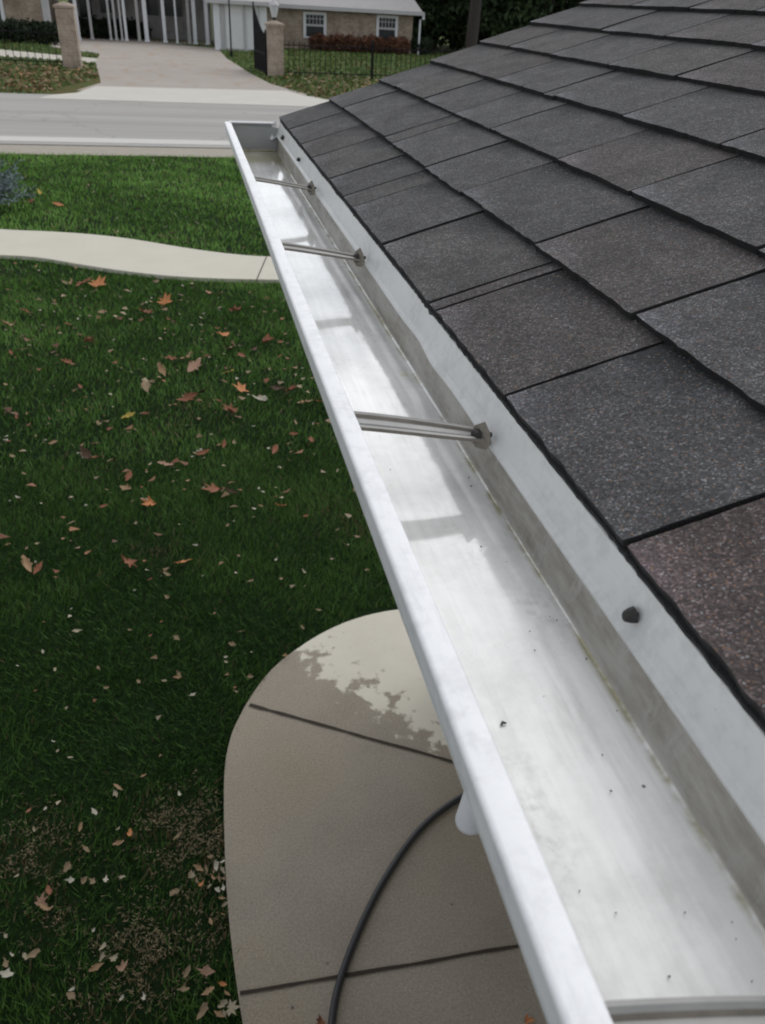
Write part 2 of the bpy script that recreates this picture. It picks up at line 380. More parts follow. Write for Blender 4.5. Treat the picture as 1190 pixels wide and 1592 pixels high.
# ------------------------------------------------------------------ near lawn: real blades
def blades(n, x0, x1, y0, y1, hgt, wid, name):
    x = rng.uniform(x0, x1, n); y = rng.uniform(y0, y1, n)
    keep = ~inpoly(x, y, patio)
    yu = np.interp(x, [p[0] for p in walk_up], [p[1] for p in walk_up]); yl = np.interp(x, [p[0] for p in walk_lo], [p[1] for p in walk_lo])
    keep &= ~((y > yl + .01) & (y < yu - .01)) & ((x < .7) | (y > 3.2)); x = x[keep]; y = y[keep]; n = len(x)
    # slow fields: clump tone, tufts, bare straw patches
    def field(sx, sy, ph):
        return (np.sin(x * sx + ph + 1.7 * np.sin(y * sy * .7 + ph)) + np.sin(y * sy + 2.1 * ph + 1.3 * np.sin(x * sx * .6)) + np.sin((x + y) * sx * .8 + ph * 3)) / 3
    f1 = field(1.7, 1.9, .3); f2 = field(7, 8, 1.9); f3 = field(23, 19, 4.1); f4 = field(61, 53, 2.2)
    straw = np.zeros(n)
    for px, py, r, s in ((50, 1310, .13, 1), (75, 1420, .08, .8), (250, 1265, .1, .8), (300, 1262, .11, 1), (290, 1320, .11, 1), (335, 1290, .07, 1), (190, 1445, .08, .9), (235, 1440, .08, .9), (270, 1420, .07, .7), (300, 1450, .09, .8), (235, 1490, .09, .9), (170, 1560, .12, .8), (215, 1530, .08, .8), (340, 1430, .06, .7), (340, 1370, .06, .9), (250, 850, .2, .25), (540, 800, .2, .3), (300, 640, .25, .25), (160, 720, .2, .2)):
        cx, cy = gpt(px, py)
        straw = np.maximum(straw, s * np.exp(-((x - cx) ** 2 + (y - cy) ** 2) / r ** 2) * (1 + .7 * f3 + .5 * f2))
    hh = hgt * (.65 + .45 * rng.random(n)) * (1 + .22 * f2 + .12 * f3) * (1 - .55 * np.clip(straw, 0, 1))
    a = rng.uniform(0, 2 * np.pi, n); ln = rng.uniform(.15, .95, n) * hh; aw = a + rng.normal(1.57, .5, n)
    la = f1 * 2 + f2 * 1.5 + rng.normal(0, 1.3, n)
    wd = wid * rng.uniform(.6, 1.3, n)
    base = np.stack([x, y, np.zeros(n)], 1)
    side = np.stack([np.cos(aw), np.sin(aw), np.zeros(n)], 1) * wd[:, None] * .5
    tip = base + np.stack([np.cos(la) * ln, np.sin(la) * ln, hh], 1)
    v = np.stack([base - side, base + side, tip], 1).reshape(-1, 3)
    t_ = rng.random(n)
    g0 = np.array([.031, .082, .013]); g1 = np.array([.068, .140, .026]); st = np.array([.23, .165, .09])
    k = np.clip(.5 + .28 * f1 + .22 * f2 + .15 * f4 + rng.normal(0, .28, n), 0, 1)[:, None]
    c = g0 * (1 - k) + g1 * k
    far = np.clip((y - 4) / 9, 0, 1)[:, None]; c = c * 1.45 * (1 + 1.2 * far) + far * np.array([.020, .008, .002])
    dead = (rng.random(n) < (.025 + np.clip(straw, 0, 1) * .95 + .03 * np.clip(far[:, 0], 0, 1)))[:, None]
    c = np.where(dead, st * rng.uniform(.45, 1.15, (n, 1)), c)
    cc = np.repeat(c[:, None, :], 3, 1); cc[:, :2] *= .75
    return v, cc.reshape(-1, 3)
def thatch():
    V_ = []; K_ = []
    for px, py, r, s in ((50, 1310, .10, 1), (75, 1420, .05, .8), (250, 1265, .07, .6), (300, 1262, .09, 1), (290, 1320, .09, 1), (335, 1290, .05, 1), (190, 1445, .06, .9), (235, 1440, .06, .9), (300, 1450, .07, .6), (235, 1490, .07, .9), (170, 1560, .10, .6), (340, 1370, .05, .9)):
        cx, cy = gpt(px, py); n = int(26000 * r * r * s * 1.9); x = rng.normal(cx, r * 1.15, n); y = rng.normal(cy, r * 1.15, n); kk = np.sin(x * 31 + np.sin(y * 23) * 2) + np.sin(y * 37 + 1.3 * np.sin(x * 17)) > -.5; x = x[kk]; y = y[kk]; n = len(x); k = ~inpoly(x, y, patio); x = x[k]; y = y[k]; n = len(x)
        a = rng.uniform(0, 6.28, n); L = rng.uniform(.008, .022, n); z = rng.uniform(.006, .026, n); b0 = np.stack([x, y, z], 1); d = np.stack([np.cos(a) * L, np.sin(a) * L, rng.uniform(-.004, .008, n)], 1); sd = np.stack([-np.sin(a), np.cos(a), 0 * a], 1) * .0016
        V_.append(np.stack([b0 - sd, b0 + sd, b0 + d], 1).reshape(-1, 3)); K_.append(np.repeat(np.array([.20, .155, .085]) * rng.uniform(.35, 1.15, (n, 1)), 3, 0))
    return np.concatenate(V_), np.concatenate(K_)
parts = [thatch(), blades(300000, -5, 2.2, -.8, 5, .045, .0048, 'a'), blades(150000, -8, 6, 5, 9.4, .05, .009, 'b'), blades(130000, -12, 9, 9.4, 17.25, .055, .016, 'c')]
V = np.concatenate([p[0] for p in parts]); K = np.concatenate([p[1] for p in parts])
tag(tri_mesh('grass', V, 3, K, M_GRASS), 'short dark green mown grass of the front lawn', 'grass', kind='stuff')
# tufts on the far verge and lawn across the road
n = 60000; x = rng.uniform(-26, 34, n); y = 27 + 32 * rng.random(n) ** 1.3
drv = [(-3.15, 26), (5.6, 25.5), (4.1, 28.5), (3.2, 32.5), (2.75, 37), (2.25, 45), (2.2, 52.6), (-7, 60), (-6.2, 47.5), (-3.6, 44), (-3.35, 38.4), (-2.75, 32.5), (-4.2, 26)]
keep = ~inpoly(x, y, drv) & ~inpoly(x, y, [(-30, 41.3), (-8, 40.3), (-4.9, 39.6), (-3.4, 38.7), (-3.45, 41.2), (-4.9, 42.0), (-8, 44.2), (-30, 45.5)]); x = x[keep]; y = y[keep]; n = len(x)
a = rng.uniform(0, 6.28, n); s_ = rng.uniform(.03, .08, n); h_ = rng.uniform(.05, .12, n)
base = np.stack([x, y, np.full(n, .02)], 1); sd_ = np.stack([np.cos(a) * s_, np.sin(a) * s_, 0 * a], 1); tp = base + np.stack([rng.normal(0, .04, n), rng.normal(0, .04, n), h_], 1)
k = rng.random((n, 1)); c = np.array([.06, .115, .03]) * (1 - k) + np.array([.13, .18, .05]) * k
br = (rng.random(n) < np.where(y < 35, np.where(x > 3, .2, .42), .05))[:, None]; c = np.where(br, np.array([.19, .12, .055]) * rng.uniform(.6, 1.2, (n, 1)), c)
tag(tri_mesh('grass', np.stack([base - sd_, base + sd_, tp], 1).reshape(-1, 3), 3, np.repeat(c, 3, 0), M_GRASS), 'rough olive grass across the road on both sides of the driveway', 'grass', kind='stuff')

# ------------------------------------------------------------------ the near house with its shingle roof
house = empty('house', (1.5, -1, 0))
def HP(o): # parent while keeping world coordinates
    o.parent = house; o.matrix_parent_inverse = Matrix.Translation((-1.5, 1, 0)); return o
tag(house, 'house under the ladder with a charcoal asphalt shingle roof sloping down to the white gutter', 'house')
EX, EZ = .318, H - .353; TH = R(20); cu, su = math.cos(TH), math.sin(TH)
def roofpt(y, s, h):
    h -= .0215
    return (EX + s * cu - h * su, y, EZ + s * su + h * cu)
E_, T_ = .184, .0102
YR = 2.99
row_joints = {0: [.452, .733, 1.01, 1.045, 1.352, 1.63, 1.735, 1.92, 2.2, 2.42, 2.7], 1: [.52, .80, 1.107, 1.474, 1.72, 2.03, 2.12, 2.42, 2.72], 2: [.5, .84, 1.168, 1.45, 1.83, 2.1, 2.4, 2.75], 3: [.6, .93, 1.22, 1.56, 1.9, 1.96, 2.3, 2.62], 4: [.7, .98, 1.33, 1.69, 2.0, 2.36, 2.7]}
sv = []; sf = []; smi = []; scol = []
NR = 26
for row in range(NR):
    js = list(row_joints.get(row, []))
    if not js:
        y = .42 + random.uniform(-.1, .1)
        while y < 2.75:
            js.append(y); y += random.choice([.27, .3, .33, .36, .31])
    lo = js[0] - .3
    while lo > -4: js.insert(0, lo); lo -= random.uniform(.27, .36)
    js = [-4.0] + js + [YR]
    strip = 0
    for i in range(len(js) - 1):
        y0, y1 = js[i] + .0037, js[i + 1] - .0037
        fine = (y1 > -.2 and row < 8)
        nu = max(2, int((y1 - y0) / (.012 if fine else .1))); nv = 16 if fine else 2
        s0 = row * E_ + (random.choice([-1, 0, 0, 1]) * .0022 if row else 0); s1 = row * E_ + E_ + .03
        tn = random.random()
        if tn < .18: col = (.054, .050, .050)
        elif tn < .4: col = (.056, .055, .0545)
        else: col = (.055, .055, .058)
        if row == 0 and js[i + 1] == .452: col = (.055, .043, .042)
        fv = random.uniform(1.0, 1.22); col = [q * fv for q in col]
        sk = random.uniform(-.0008, .0012); k0 = len(sv)
        ph = random.uniform(0, 50)
        for a_ in range(nu + 1):
            for c_ in range(nv + 1):
                u = a_ / nu; v = c_ / nv
                yy = y0 + (y1 - y0) * u; ss = s0 + (s1 - s0) * v
                if fine:
                    jn = noise.noise(Vector((yy * 45, ss * 45, ph))) + .6 * noise.noise(Vector((yy * 160, ss * 160, ph)))
                    if c_ == 0: ss += .0022 * jn + .0012 * noise.noise(Vector((yy * 220, 1, ph)))
                    if a_ in (0, nu): yy += .0012 * jn
                if ss > 0 and row == 0 and c_ == 0: ss = min(ss, .004)
                h = T_ * (2.15 - min(1.3, (ss - row * E_) / E_) * 1.1) + sk
                if fine:
                    h += .0012 * noise.noise(Vector((yy * 5, ss * 5, ph))) - (.0015 * (1 - v) ** 3 * (1 + noise.noise(Vector((yy * 9, 0, ph)))))
                    if yy > YR - .001: yy += .004 * noise.noise(Vector((ss * 20, 3, 1)))
                sv.append(roofpt(yy, ss, h))
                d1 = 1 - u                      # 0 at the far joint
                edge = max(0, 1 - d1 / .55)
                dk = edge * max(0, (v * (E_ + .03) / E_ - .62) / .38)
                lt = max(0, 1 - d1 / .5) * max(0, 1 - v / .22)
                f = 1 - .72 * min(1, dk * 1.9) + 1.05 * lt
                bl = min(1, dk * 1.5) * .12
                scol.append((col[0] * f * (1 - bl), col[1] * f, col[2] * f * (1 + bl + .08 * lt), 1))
        W_ = nv + 1
        for a_ in range(nu):
            for c_ in range(nv):
                sf.append((k0 + a_ * W_ + c_, k0 + (a_ + 1) * W_ + c_, k0 + (a_ + 1) * W_ + c_ + 1, k0 + a_ * W_ + c_ + 1)); smi.append(0)
        # butt face and the two cut ends (dark asphalt core)
        for lst, flip in (([k0 + a_ * W_ for a_ in range(nu + 1)], False), ([k0 + c_ for c_ in range(W_)], True), ([k0 + nu * W_ + c_ for c_ in range(W_)], False)):
            kb = len(sv)
            for q in lst:
                p = sv[q]; sv.append((p[0] + su * T_ * 1.15 + (.002 * cu if lst[0] == k0 and not flip else 0), p[1], p[2] - cu * T_ * 1.15)); scol.append((.01, .01, .01, 1))
            for j in range(len(lst) - 1):
                f_ = (lst[j], kb + j, kb + j + 1, lst[j + 1]); sf.append(f_ if not flip else f_[::-1]); smi.append(1)
# dark underlay sheet and the deck
def roofbox(y0, y1, s0, s1, h0, h1):
    k = len(sv)
    for (y, s, h) in ((y0, s0, h0), (y1, s0, h0), (y1, s1, h0), (y0, s1, h0), (y0, s0, h1), (y1, s0, h1), (y1, s1, h1), (y0, s1, h1)):
        sv.append(roofpt(y, s, h)); scol.append((.01, .01, .01, 1))
    for f_ in [(3, 2, 1, 0), (4, 5, 6, 7), (0, 1, 5, 4), (1, 2, 6, 5), (2, 3, 7, 6), (3, 0, 4, 7)]: sf.append(tuple(k + q for q in f_)); smi.append(1)
k = len(sv); ny = 700          # ragged starter strip showing under the first course
for i in range(ny + 1):
    y = -1.5 + (YR - .006 + 1.5) * i / ny; j = .0016 * noise.noise(Vector((y * 60, 0, 3))) + .0022 * noise.noise(Vector((y * 9, 5, 3))) + .0016 * noise.noise(Vector((y * 200, 5, 3)))
    for ss, h in ((.03, .0105), (-.0020 + j, .0100), (-.0026 + j, .0035), (.03, .0035)): sv.append(roofpt(y, ss, h)); scol.append((.012, .012, .012, 1))
for i in range(ny):
    for j in range(3): sf.append((k + i * 4 + j, k + i * 4 + j + 1, k + i * 4 + j + 5, k + i * 4 + j + 4)); smi.append(1)
roofbox(-4, YR - .012, .008, NR * E_ + .02, -.012, .0035)
# back slope (simple, never seen from here) with its ridge cap
xr, zr = roofpt(0, NR * E_, 0)[0], roofpt(0, NR * E_, 0)[2]; k = len(sv)
for p in ((xr, -4, zr + .012), (xr, YR, zr + .012), (2 * xr - EX, YR, EZ), (2 * xr - EX, -4, EZ)): sv.append(p); scol.append((.06, .06, .062, 1))
sf.append((k, k + 3, k + 2, k + 1)); smi.append(0)
me = bpy.data.meshes.new('roof'); me.from_pydata(sv, [], sf)
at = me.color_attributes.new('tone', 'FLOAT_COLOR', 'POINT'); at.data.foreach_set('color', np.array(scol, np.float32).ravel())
me.polygons.foreach_set('material_index', smi); me.update()
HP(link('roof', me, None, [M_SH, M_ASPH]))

# drip edge: flange hanging into the gutter with a bright kicked hem, a little wavy
b = MB(); ys = [-1.6 + i * .02 for i in range(int((2.985 + 1.6) / .02) + 1)]; vs = []
for y in ys:
    wv_ = .0022 * noise.noise(Vector((y * 2.3, 0, 0))) + .0045 * math.exp(-((y - .95) / .05) ** 2) * -1 + .004 * math.exp(-((y - 1.06) / .05) ** 2)
    hz = H - .4095 - .4 * wv_
    for x, z in ((.330, H - .3665), (.3205, H - .3690), (.3155 + wv_ * .3, H - .386), (.3095 + wv_, hz + .006), (.3045 + wv_, hz), (.3055 + wv_, hz - .0035), (.3085 + wv_, hz - .003)):
        vs.append((x, y, z))
b.add(vs, [(i * 7 + j, i * 7 + j + 1, (i + 1) * 7 + j + 1, (i + 1) * 7 + j) for i in range(len(ys) - 1) for j in range(6)])
HP(b.build('drip_edge', M_FLANGE))
b = MB(); b.add([(.3045, 2.985, H - .413), (.3125, 2.985, H - .358), (.296, 2.992, H - .372), (.276, 2.99, H - .415), (.29, 2.975, H - .425), (.3045, 2.96, H - .413)], [(0, 1, 2, 3, 4, 5)])
b.add([(.3045, 2.983, H - .413), (.3125, 2.983, H - .358), (.296, 2.990, H - .372), (.276, 2.988, H - .415)], [(0, 1, 2, 3)])
HP(b.build('drip_edge_corner', M_LIP))
b = MB(); b.box((.3225, -3.9, H - .56), (.336, 2.94, H - .374)); HP(b.build('fascia', M_TRIM))
b = MB(); b.box((.336, -3.9, H - .545), (1.15, 2.94, H - .535)); HP(b.build('soffit', M_TRIM))
b = MB()
for s in range(26): b.box((1.15, -3.8, s * .088), (1.17, 2.7, s * .088 + .0865)) if s * .088 < H - .6 else None
b.box((1.171, -3.79, 0), (9, 2.69, H - .55)); HP(b.build('wall', M_WALL))
k = MB(); k.add([roofpt(2.97, .02, -.02), roofpt(2.97, NR * E_, -.02), roofpt(2.97, NR * E_, -.16), roofpt(2.97, .02, -.16), roofpt(2.94, .02, -.02), roofpt(2.94, NR * E_, -.02), roofpt(2.94, NR * E_, -.16), roofpt(2.94, .02, -.16)], [(0, 1, 2, 3), (7, 6, 5, 4), (0, 4, 5, 1), (2, 6, 7, 3)])
HP(k.build('rake_board', M_TRIM))
xg = 2 * xr - EX; b = MB(); b.add([(1.171, 2.695, H - .552), (xr, 2.695, zr - .05), (xg - .5, 2.695, H - .552)], [(0, 1, 2)]); HP(b.build('gable', M_WALL))

# ------------------------------------------------------------------ rain gutter
G0 = -1.5; GE = 2.985
gut = empty('rain_gutter', (.22, 0, H - .46))
tag(gut, 'long white metal rain gutter running along the edge of the shingle roof towards the road', 'gutter')
def GP(o, p=None):
    if p is None: o.parent = gut; o.matrix_parent_inverse = Matrix.Translation((-.22, 0, -(H - .46)))
    else: o.parent = p
    return o
def arc(cx, cz, r, a0, a1, n): return [(cx + r * math.cos(R(a0 + (a1 - a0) * i / n)), cz + r * math.sin(R(a0 + (a1 - a0) * i / n))) for i in range(n + 1)]
prof = [(.3190, -.388), (.3165, -.398), (.3090, -.440), (.3075, -.452)] + arc(.3015, -.454, .006, 0, -90, 4) + [(.26, -.4605), (.22, -.460), (.188, -.4595)] + arc(.186, -.4495, .010, -90, -150, 4) + [(.168, -.446), (.158, -.438), (.147, -.426), (.139, -.413)]
prof_lip = [(.1385, -.4105), (.1375, -.4035), (.1348, -.3990), (.1352, -.3960)] + arc(.1368, -.3765, .0038, 188, 92, 5) + arc(.1520, -.3745, .0020, 90, -20, 4) + [(.1540, -.3835)]
def extr(prof, y0, y1, dy, mat, name, wob=.0006, th=.0009):
    ys = [y0 + (y1 - y0) * i / int((y1 - y0) / dy) for i in range(int((y1 - y0) / dy) + 1)]; n = len(prof); vs = []
    for y in ys:
        wz = wob * noise.noise(Vector((y * 1.3, 4, 0))) * 2
        for j, (x, z) in enumerate(prof): vs.append((x + wz, y, H + z + .0007 * noise.noise(Vector((x * 20, y * 4, 1)))))
    b = MB(); b.add(vs, [(i * n + j, i * n + j + 1, (i + 1) * n + j + 1, (i + 1) * n + j) for i in range(len(ys) - 1) for j in range(n - 1)])
    o = b.build(name, mat, smooth=True); md = o.modifiers.new('thickness', 'SOLIDIFY'); md.thickness = th; md.offset = 1 if False else 0
    return o
GP(extr(prof, G0, GE, .03, M_TROUGH, 'trough'))
GP(extr(prof_lip, G0, GE + .003, .03, M_LIP, 'lip', .0009))
b = MB()
full = [(x, z) for x, z in prof] + [(.1345, -.3755)]
n = len(full)
b.add([(x, GE - .004, H + z) for x, z in full] + [(x, GE - .0025, H + z) for x, z in full], [tuple(range(n)), tuple(range(2 * n - 1, n - 1, -1))] + [(i, n + i, n + (i + 1) % n, (i + 1) % n) for i in range(n)])
b.box((.156, GE - .016, H - .3752), (.292, GE - .001, H - .3735)); b.box((.156, GE - .0015, H - .389), (.292, GE + .0005, H - .3752))
GP(b.build('end_cap', M_CAP))
b = MB(); b.box((.150, GE - .014, H - .3733), (.30, GE + .002, H - .3700)); GP(b.build('end_cap_rim', M_LIP))
# caulk bead along the inside of the end cap
b = MB(); b.tube([(.178 + i * .0125, GE - .008 + random.uniform(-.002, .002), H - .459) for i in range(11)], [.004 + random.uniform(-.001, .0015) for i in range(11)], 8)
GP(b.build('sealant', mottled('sealant', (.38, .36, .26), .3, 40, .5)))

def hanger(yf, dyb=-.014, full_=True):
    hg = empty('hanger', (.226, yf, H - .39)); GP(hg)
    inv = Matrix.Translation((-.226, -yf, -(H - .39)))
    def P(o): o.parent = hg; return o
    # ribbed strap: rolled side beads and a raised centre, laid from the lip to the back
    xs = [.1495 + (.2985 - .1495) * i / 30 for i in range(31)]
    sec = [(-.0185, .001), (-.0185, .0042), (-.0165, .0048), (-.0145, .0036), (-.0125, 0), (-.006, .0002), (-.0045, .0016), (.0045, .0016), (.006, .0002), (.0125, 0), (.0145, .0036), (.0165, .0048), (.0185, .0042), (.0185, .001)]
    vs = []
    for x in xs:
        f = (x - .1495) / .149; z = H - .3835 - .021 * f ** 1.15; yc = yf + dyb * f
        for a_, h in sec: vs.append((x - .226, yc + a_ * (1 - .28 * f ** 3) - yf, z + h - (H - .39)))
    n = len(sec); b = MB(); b.add(vs, [(i * n + j, i * n + j + 1, (i + 1) * n + j + 1, (i + 1) * n + j) for i in range(30) for j in range(n - 1)])
    for q_ in range(len(b.f)): b.mi[q_] = 1 if q_ % 13 in (0, 3, 9, 12) else 0  # outer sides and groove slopes coloured dark: shadow lines painted along the beads
    for sx in (.172, .198):      # embossed slots
        f = (sx - .1495) / .149; z = -(.3835 + .021 * f) + .39 + .0022
        b.tube([(sx - .226, -.004, z), (sx - .226 + .012, -.004, z - .0012), (sx - .226 + .0135, .0005, z - .0012)], .0007, 5)
    o = b.build('strap', [M_STRAP, M_RUST_SHADE]); P(o); md = o.modifiers.new('thickness', 'SOLIDIFY'); md.thickness = .0012
    # upright screw ear, a bent leaf with a point above and below
    if full_:
        yb = dyb; b = MB(); ring = [(-.005, .021), (.006, .012), (.012, 0), (.013, -.008), (.006, -.016), (-.007, -.013), (-.013, -.003), (-.011, .010)]
        x0 = .3000 - .226; z0 = -.010
        vs = [(x0 + .001 - .12 * (zz) - .62 * yy - .008, yb + yy - .006, z0 + zz) for yy, zz in ring] + [(x0 - .010, yb - .006, z0)]
        b.add(vs, [(i, (i + 1) % 8, 8) for i in range(8)]); e = b.build('ear', M_RUST_SHADE); P(e); md = e.modifiers.new('thickness', 'SOLIDIFY'); md.thickness = .0016
        b = MB(); b.tube([(x0 - .016, yb - .006, z0 + .002), (x0 - .014, yb - .006, z0 + .002), (x0 - .0085, yb - .006, z0 + .002)], [.006, .0080, .0082], 9); b.tube([(x0 - .0085, yb - .006, z0 + .002), (x0 + .006, yb - .006, z0 + .002)], .003, 8)
        P(b.build('screw', M_SCREW))
    return hg
h1 = hanger(.745); h1['label'] = 'nearest hanger strap with rusty pointed ear'
for yy in (1.447, 2.06, .128): hanger(yy)
# lone screws through the flange
def screw(y, z, r=.0055):
    b = MB(); b.tube([(.3035, y, H + z + .001), (.3045, y, H + z + .0005), (.3075, y + .0006, H + z), (.3125, y, H + z + .001)], [r * .5, r * .85, r * 1.1, r * 1.25], 9); b.tube([(.3115, y, H + z), (.322, y, H + z)], [r * .55, r * .55], 8)
    return GP(b.build('screw', M_SCREW))
screw(.407, -.391); screw(2.40, -.392, .005); screw(2.80, -.392, .007)
# bits of roof grit in the gutter
bits = empty('roof_grit', (.24, .3, H - .459)); tag(bits, 'dark specks of roof grit and leaf crumbs lying on the gutter floor', 'debris', kind='stuff')
b = MB()
for _ in range(34):
    x, y = random.uniform(.185, .30), .15 + 1.3 * random.random() ** 1.5; r = random.uniform(.0003, .0008)
    b.tube([(x - .24, y - .3, .0008), (x - .24 + random.uniform(-2.4, 2.4) * r, y - .3 + random.uniform(-2.4, 2.4) * r, .0018)], [r, r * .6], 5)
for x, y in ((.1995, .375),): b.tube([(x - .24, y - .3, .001), (x - .238, y - .3 + .002, .002), (x - .235, y - .3 + .001, .0015)], [.0006, .0013, .0006], 6)
o = b.build('speck', M_SCREW, bits)

# ------------------------------------------------------------------ lamp on the wall under the gutter
lp = empty('wall_lamp', (.566, 1.125, 1.08)); tag(lp, 'small white cone lamp shade showing just outside the gutter above the black hose', 'lamp')
b = MB(); nn_ = 24; pr = [(.016, .25), (.019, .22), (.026, .13), (.034, .05), (.0385, .008), (.0375, -.004), (.031, -.010), (.018, -.014), (.004, -.015)]
vs = [(r * math.cos(2 * math.pi * j / nn_), r * math.sin(2 * math.pi * j / nn_), z) for r, z in pr for j in range(nn_)]
b.add(vs, [(i * nn_ + j, i * nn_ + (j + 1) % nn_, (i + 1) * nn_ + (j + 1) % nn_, (i + 1) * nn_ + j) for i in range(len(pr) - 1) for j in range(nn_)][::1])
b.build('lamp_shade', M_LAMP, lp, True)
b = MB(); b.tube([(0, 0, .24), (0, 0, .28), (.04, 0, .305), (.57, 0, .305)], .009, 10); b.build('arm', M_LAMP, lp, True)
b = MB(); b.tube([(.56, 0, .305), (.569, 0, .305)], .045, 20); b.build('wall_plate', M_LAMP, lp)

# ------------------------------------------------------------------ hose
def spline(p, n=14):
    p = [Vector(q) for q in p]; out = []
    for i in range(len(p) - 1):
        a, b_, c_, d = p[max(i - 1, 0)], p[i], p[i + 1], p[min(i + 2, len(p) - 1)]
        for k in range(n):
            t_ = k / n; out.append(.5 * ((2 * b_) + (c_ - a) * t_ + (2 * a - 5 * b_ + 4 * c_ - d) * t_ ** 2 + (3 * b_ - a - 3 * c_ + d) * t_ ** 3))
    return out + [p[-1]]
b = MB(); b.tube(spline([(.1, .55, .044), (.17, .85, .044), (.21, 1.05, .044), (.24, 1.19, .044), (.29, 1.31, .044), (.39, 1.47, .044), (.52, 1.635, .044), (.69, 1.80, .044), (.86, 1.90, .044), (1.02, 1.95, .044), (1.12, 1.9, .044), (1.16, 1.7, .06)]), .0125, 12)
tag(b.build('garden_hose', M_HOSE, smooth=True), 'black garden hose curving across the concrete patio below the gutter', 'hose')

# ------------------------------------------------------------------ fallen leaves
def leaf_mat(name, col, var=.3):
    t = NT(name); c = t.mix(t.noise(40, 3, .6), tuple(q * (1 - var) for q in col), tuple(q * (1 + var) for q in col)); t.set(**{'Base Color': c, 'Roughness': .75, 'Specular IOR Level': .25}); return t.m
LM = {'redbrown': leaf_mat('leaf_red_brown', (.21, .088, .05)), 'orange': leaf_mat('leaf_orange', (.40, .17, .07)), 'tan': leaf_mat('leaf_tan', (.28, .185, .105)), 'pink': leaf_mat('leaf_pinkish_tan', (.28, .175, .12)),
      'dark': leaf_mat('leaf_dark_brown', (.06, .035, .022)), 'yellow': leaf_mat('leaf_yellow', (.38, .29, .07)), 'pale': leaf_mat('leaf_pale', (.30, .26, .185), .4), 'white': leaf_mat('leaf_bleached', (.40, .375, .31), .35), 'straw': leaf_mat('leaf_straw', (.22, .165, .10), .4)}
def leafmesh(kind, seed):
    r_ = random.Random(seed); pts = []
    if kind == 'maple':
        lob = [(0, 1), (22, .48), (42, .92), (66, .40), (92, .78), (125, .38), (160, .30)]
        prof_ = lob + [(180, .12)] + [(360 - a_, q) for a_, q in lob[:0:-1]]
        pts = [(a_ + r_.uniform(-5, 5), q * r_.uniform(.85, 1.12)) for a_, q in prof_]
    elif kind == 'oak':
        prof_ = [(0, 1), (14, .8), (22, .58), (36, .68), (52, .40), (80, .46), (110, .33), (150, .42), (180, .7)]
        pts = [(a_, q * r_.uniform(.85, 1.1)) for a_, q in prof_] + [(360 - a_, q * r_.uniform(.85, 1.1)) for a_, q in prof_[-2:0:-1]]
    else:
        pts = [(a_ + r_.uniform(-9, 9), q * r_.uniform(.6, 1.25)) for a_, q in ((0, 1), (22, .7), (45, .72), (70, .5), (95, .62), (120, .5), (150, .7), (180, .85), (215, .6), (240, .45), (265, .6), (295, .5), (320, .75), (342, .65))]
    cu_ = r_.uniform(.35, 1.3); tw = r_.uniform(-.6, .6); vs = [(0, 0, .04)]
    def zf(x, y): return cu_ * (x * x) * .55 + .25 * cu_ * y * y + tw * x * y + .05
    mid = []
    for a_, q in pts:
        x, y = q * math.sin(R(a_)), q * math.cos(R(a_)); vs.append((x * (1 - .22 * cu_), y, zf(x, y) + r_.uniform(-.08, .14)))
    for a_, q in pts:
        x, y = .5 * q * math.sin(R(a_)), .5 * q * math.cos(R(a_)); mid.append((x, y, zf(x, y)))
    n = len(pts); fs = [(0, n + 1 + i, n + 1 + (i + 1) % n) for i in range(n)] + [(n + 1 + i, 1 + i, 1 + (i + 1) % n, n + 1 + (i + 1) % n) for i in range(n)]
    me = bpy.data.meshes.new('leaf'); me.from_pydata(vs + mid, [], fs); return me
LMESH = {}
for kd in ('maple', 'oak', 'oval'):
    for mt in LM:
        for sd_i in range(4):
            me = leafmesh(kd, {'maple': 0, 'oak': 40, 'oval': 80}[kd] + sd_i * 7 + len(mt)); me.materials.append(LM[mt]); LMESH[(kd, mt, sd_i)] = me
def put_leaf(x, y, r, kd, mt, label, group, z=.046):
    o = bpy.data.objects.new('fallen_leaf', LMESH[(kd, mt, random.randint(0, 3))]); C.objects.link(o)
    o.location = (x, y, z); o.scale = (r, r, r); o.rotation_euler = (random.uniform(-.5, .5), random.uniform(-.5, .5), random.uniform(0, 6.28))
    tag(o, label, 'leaf', group); return o
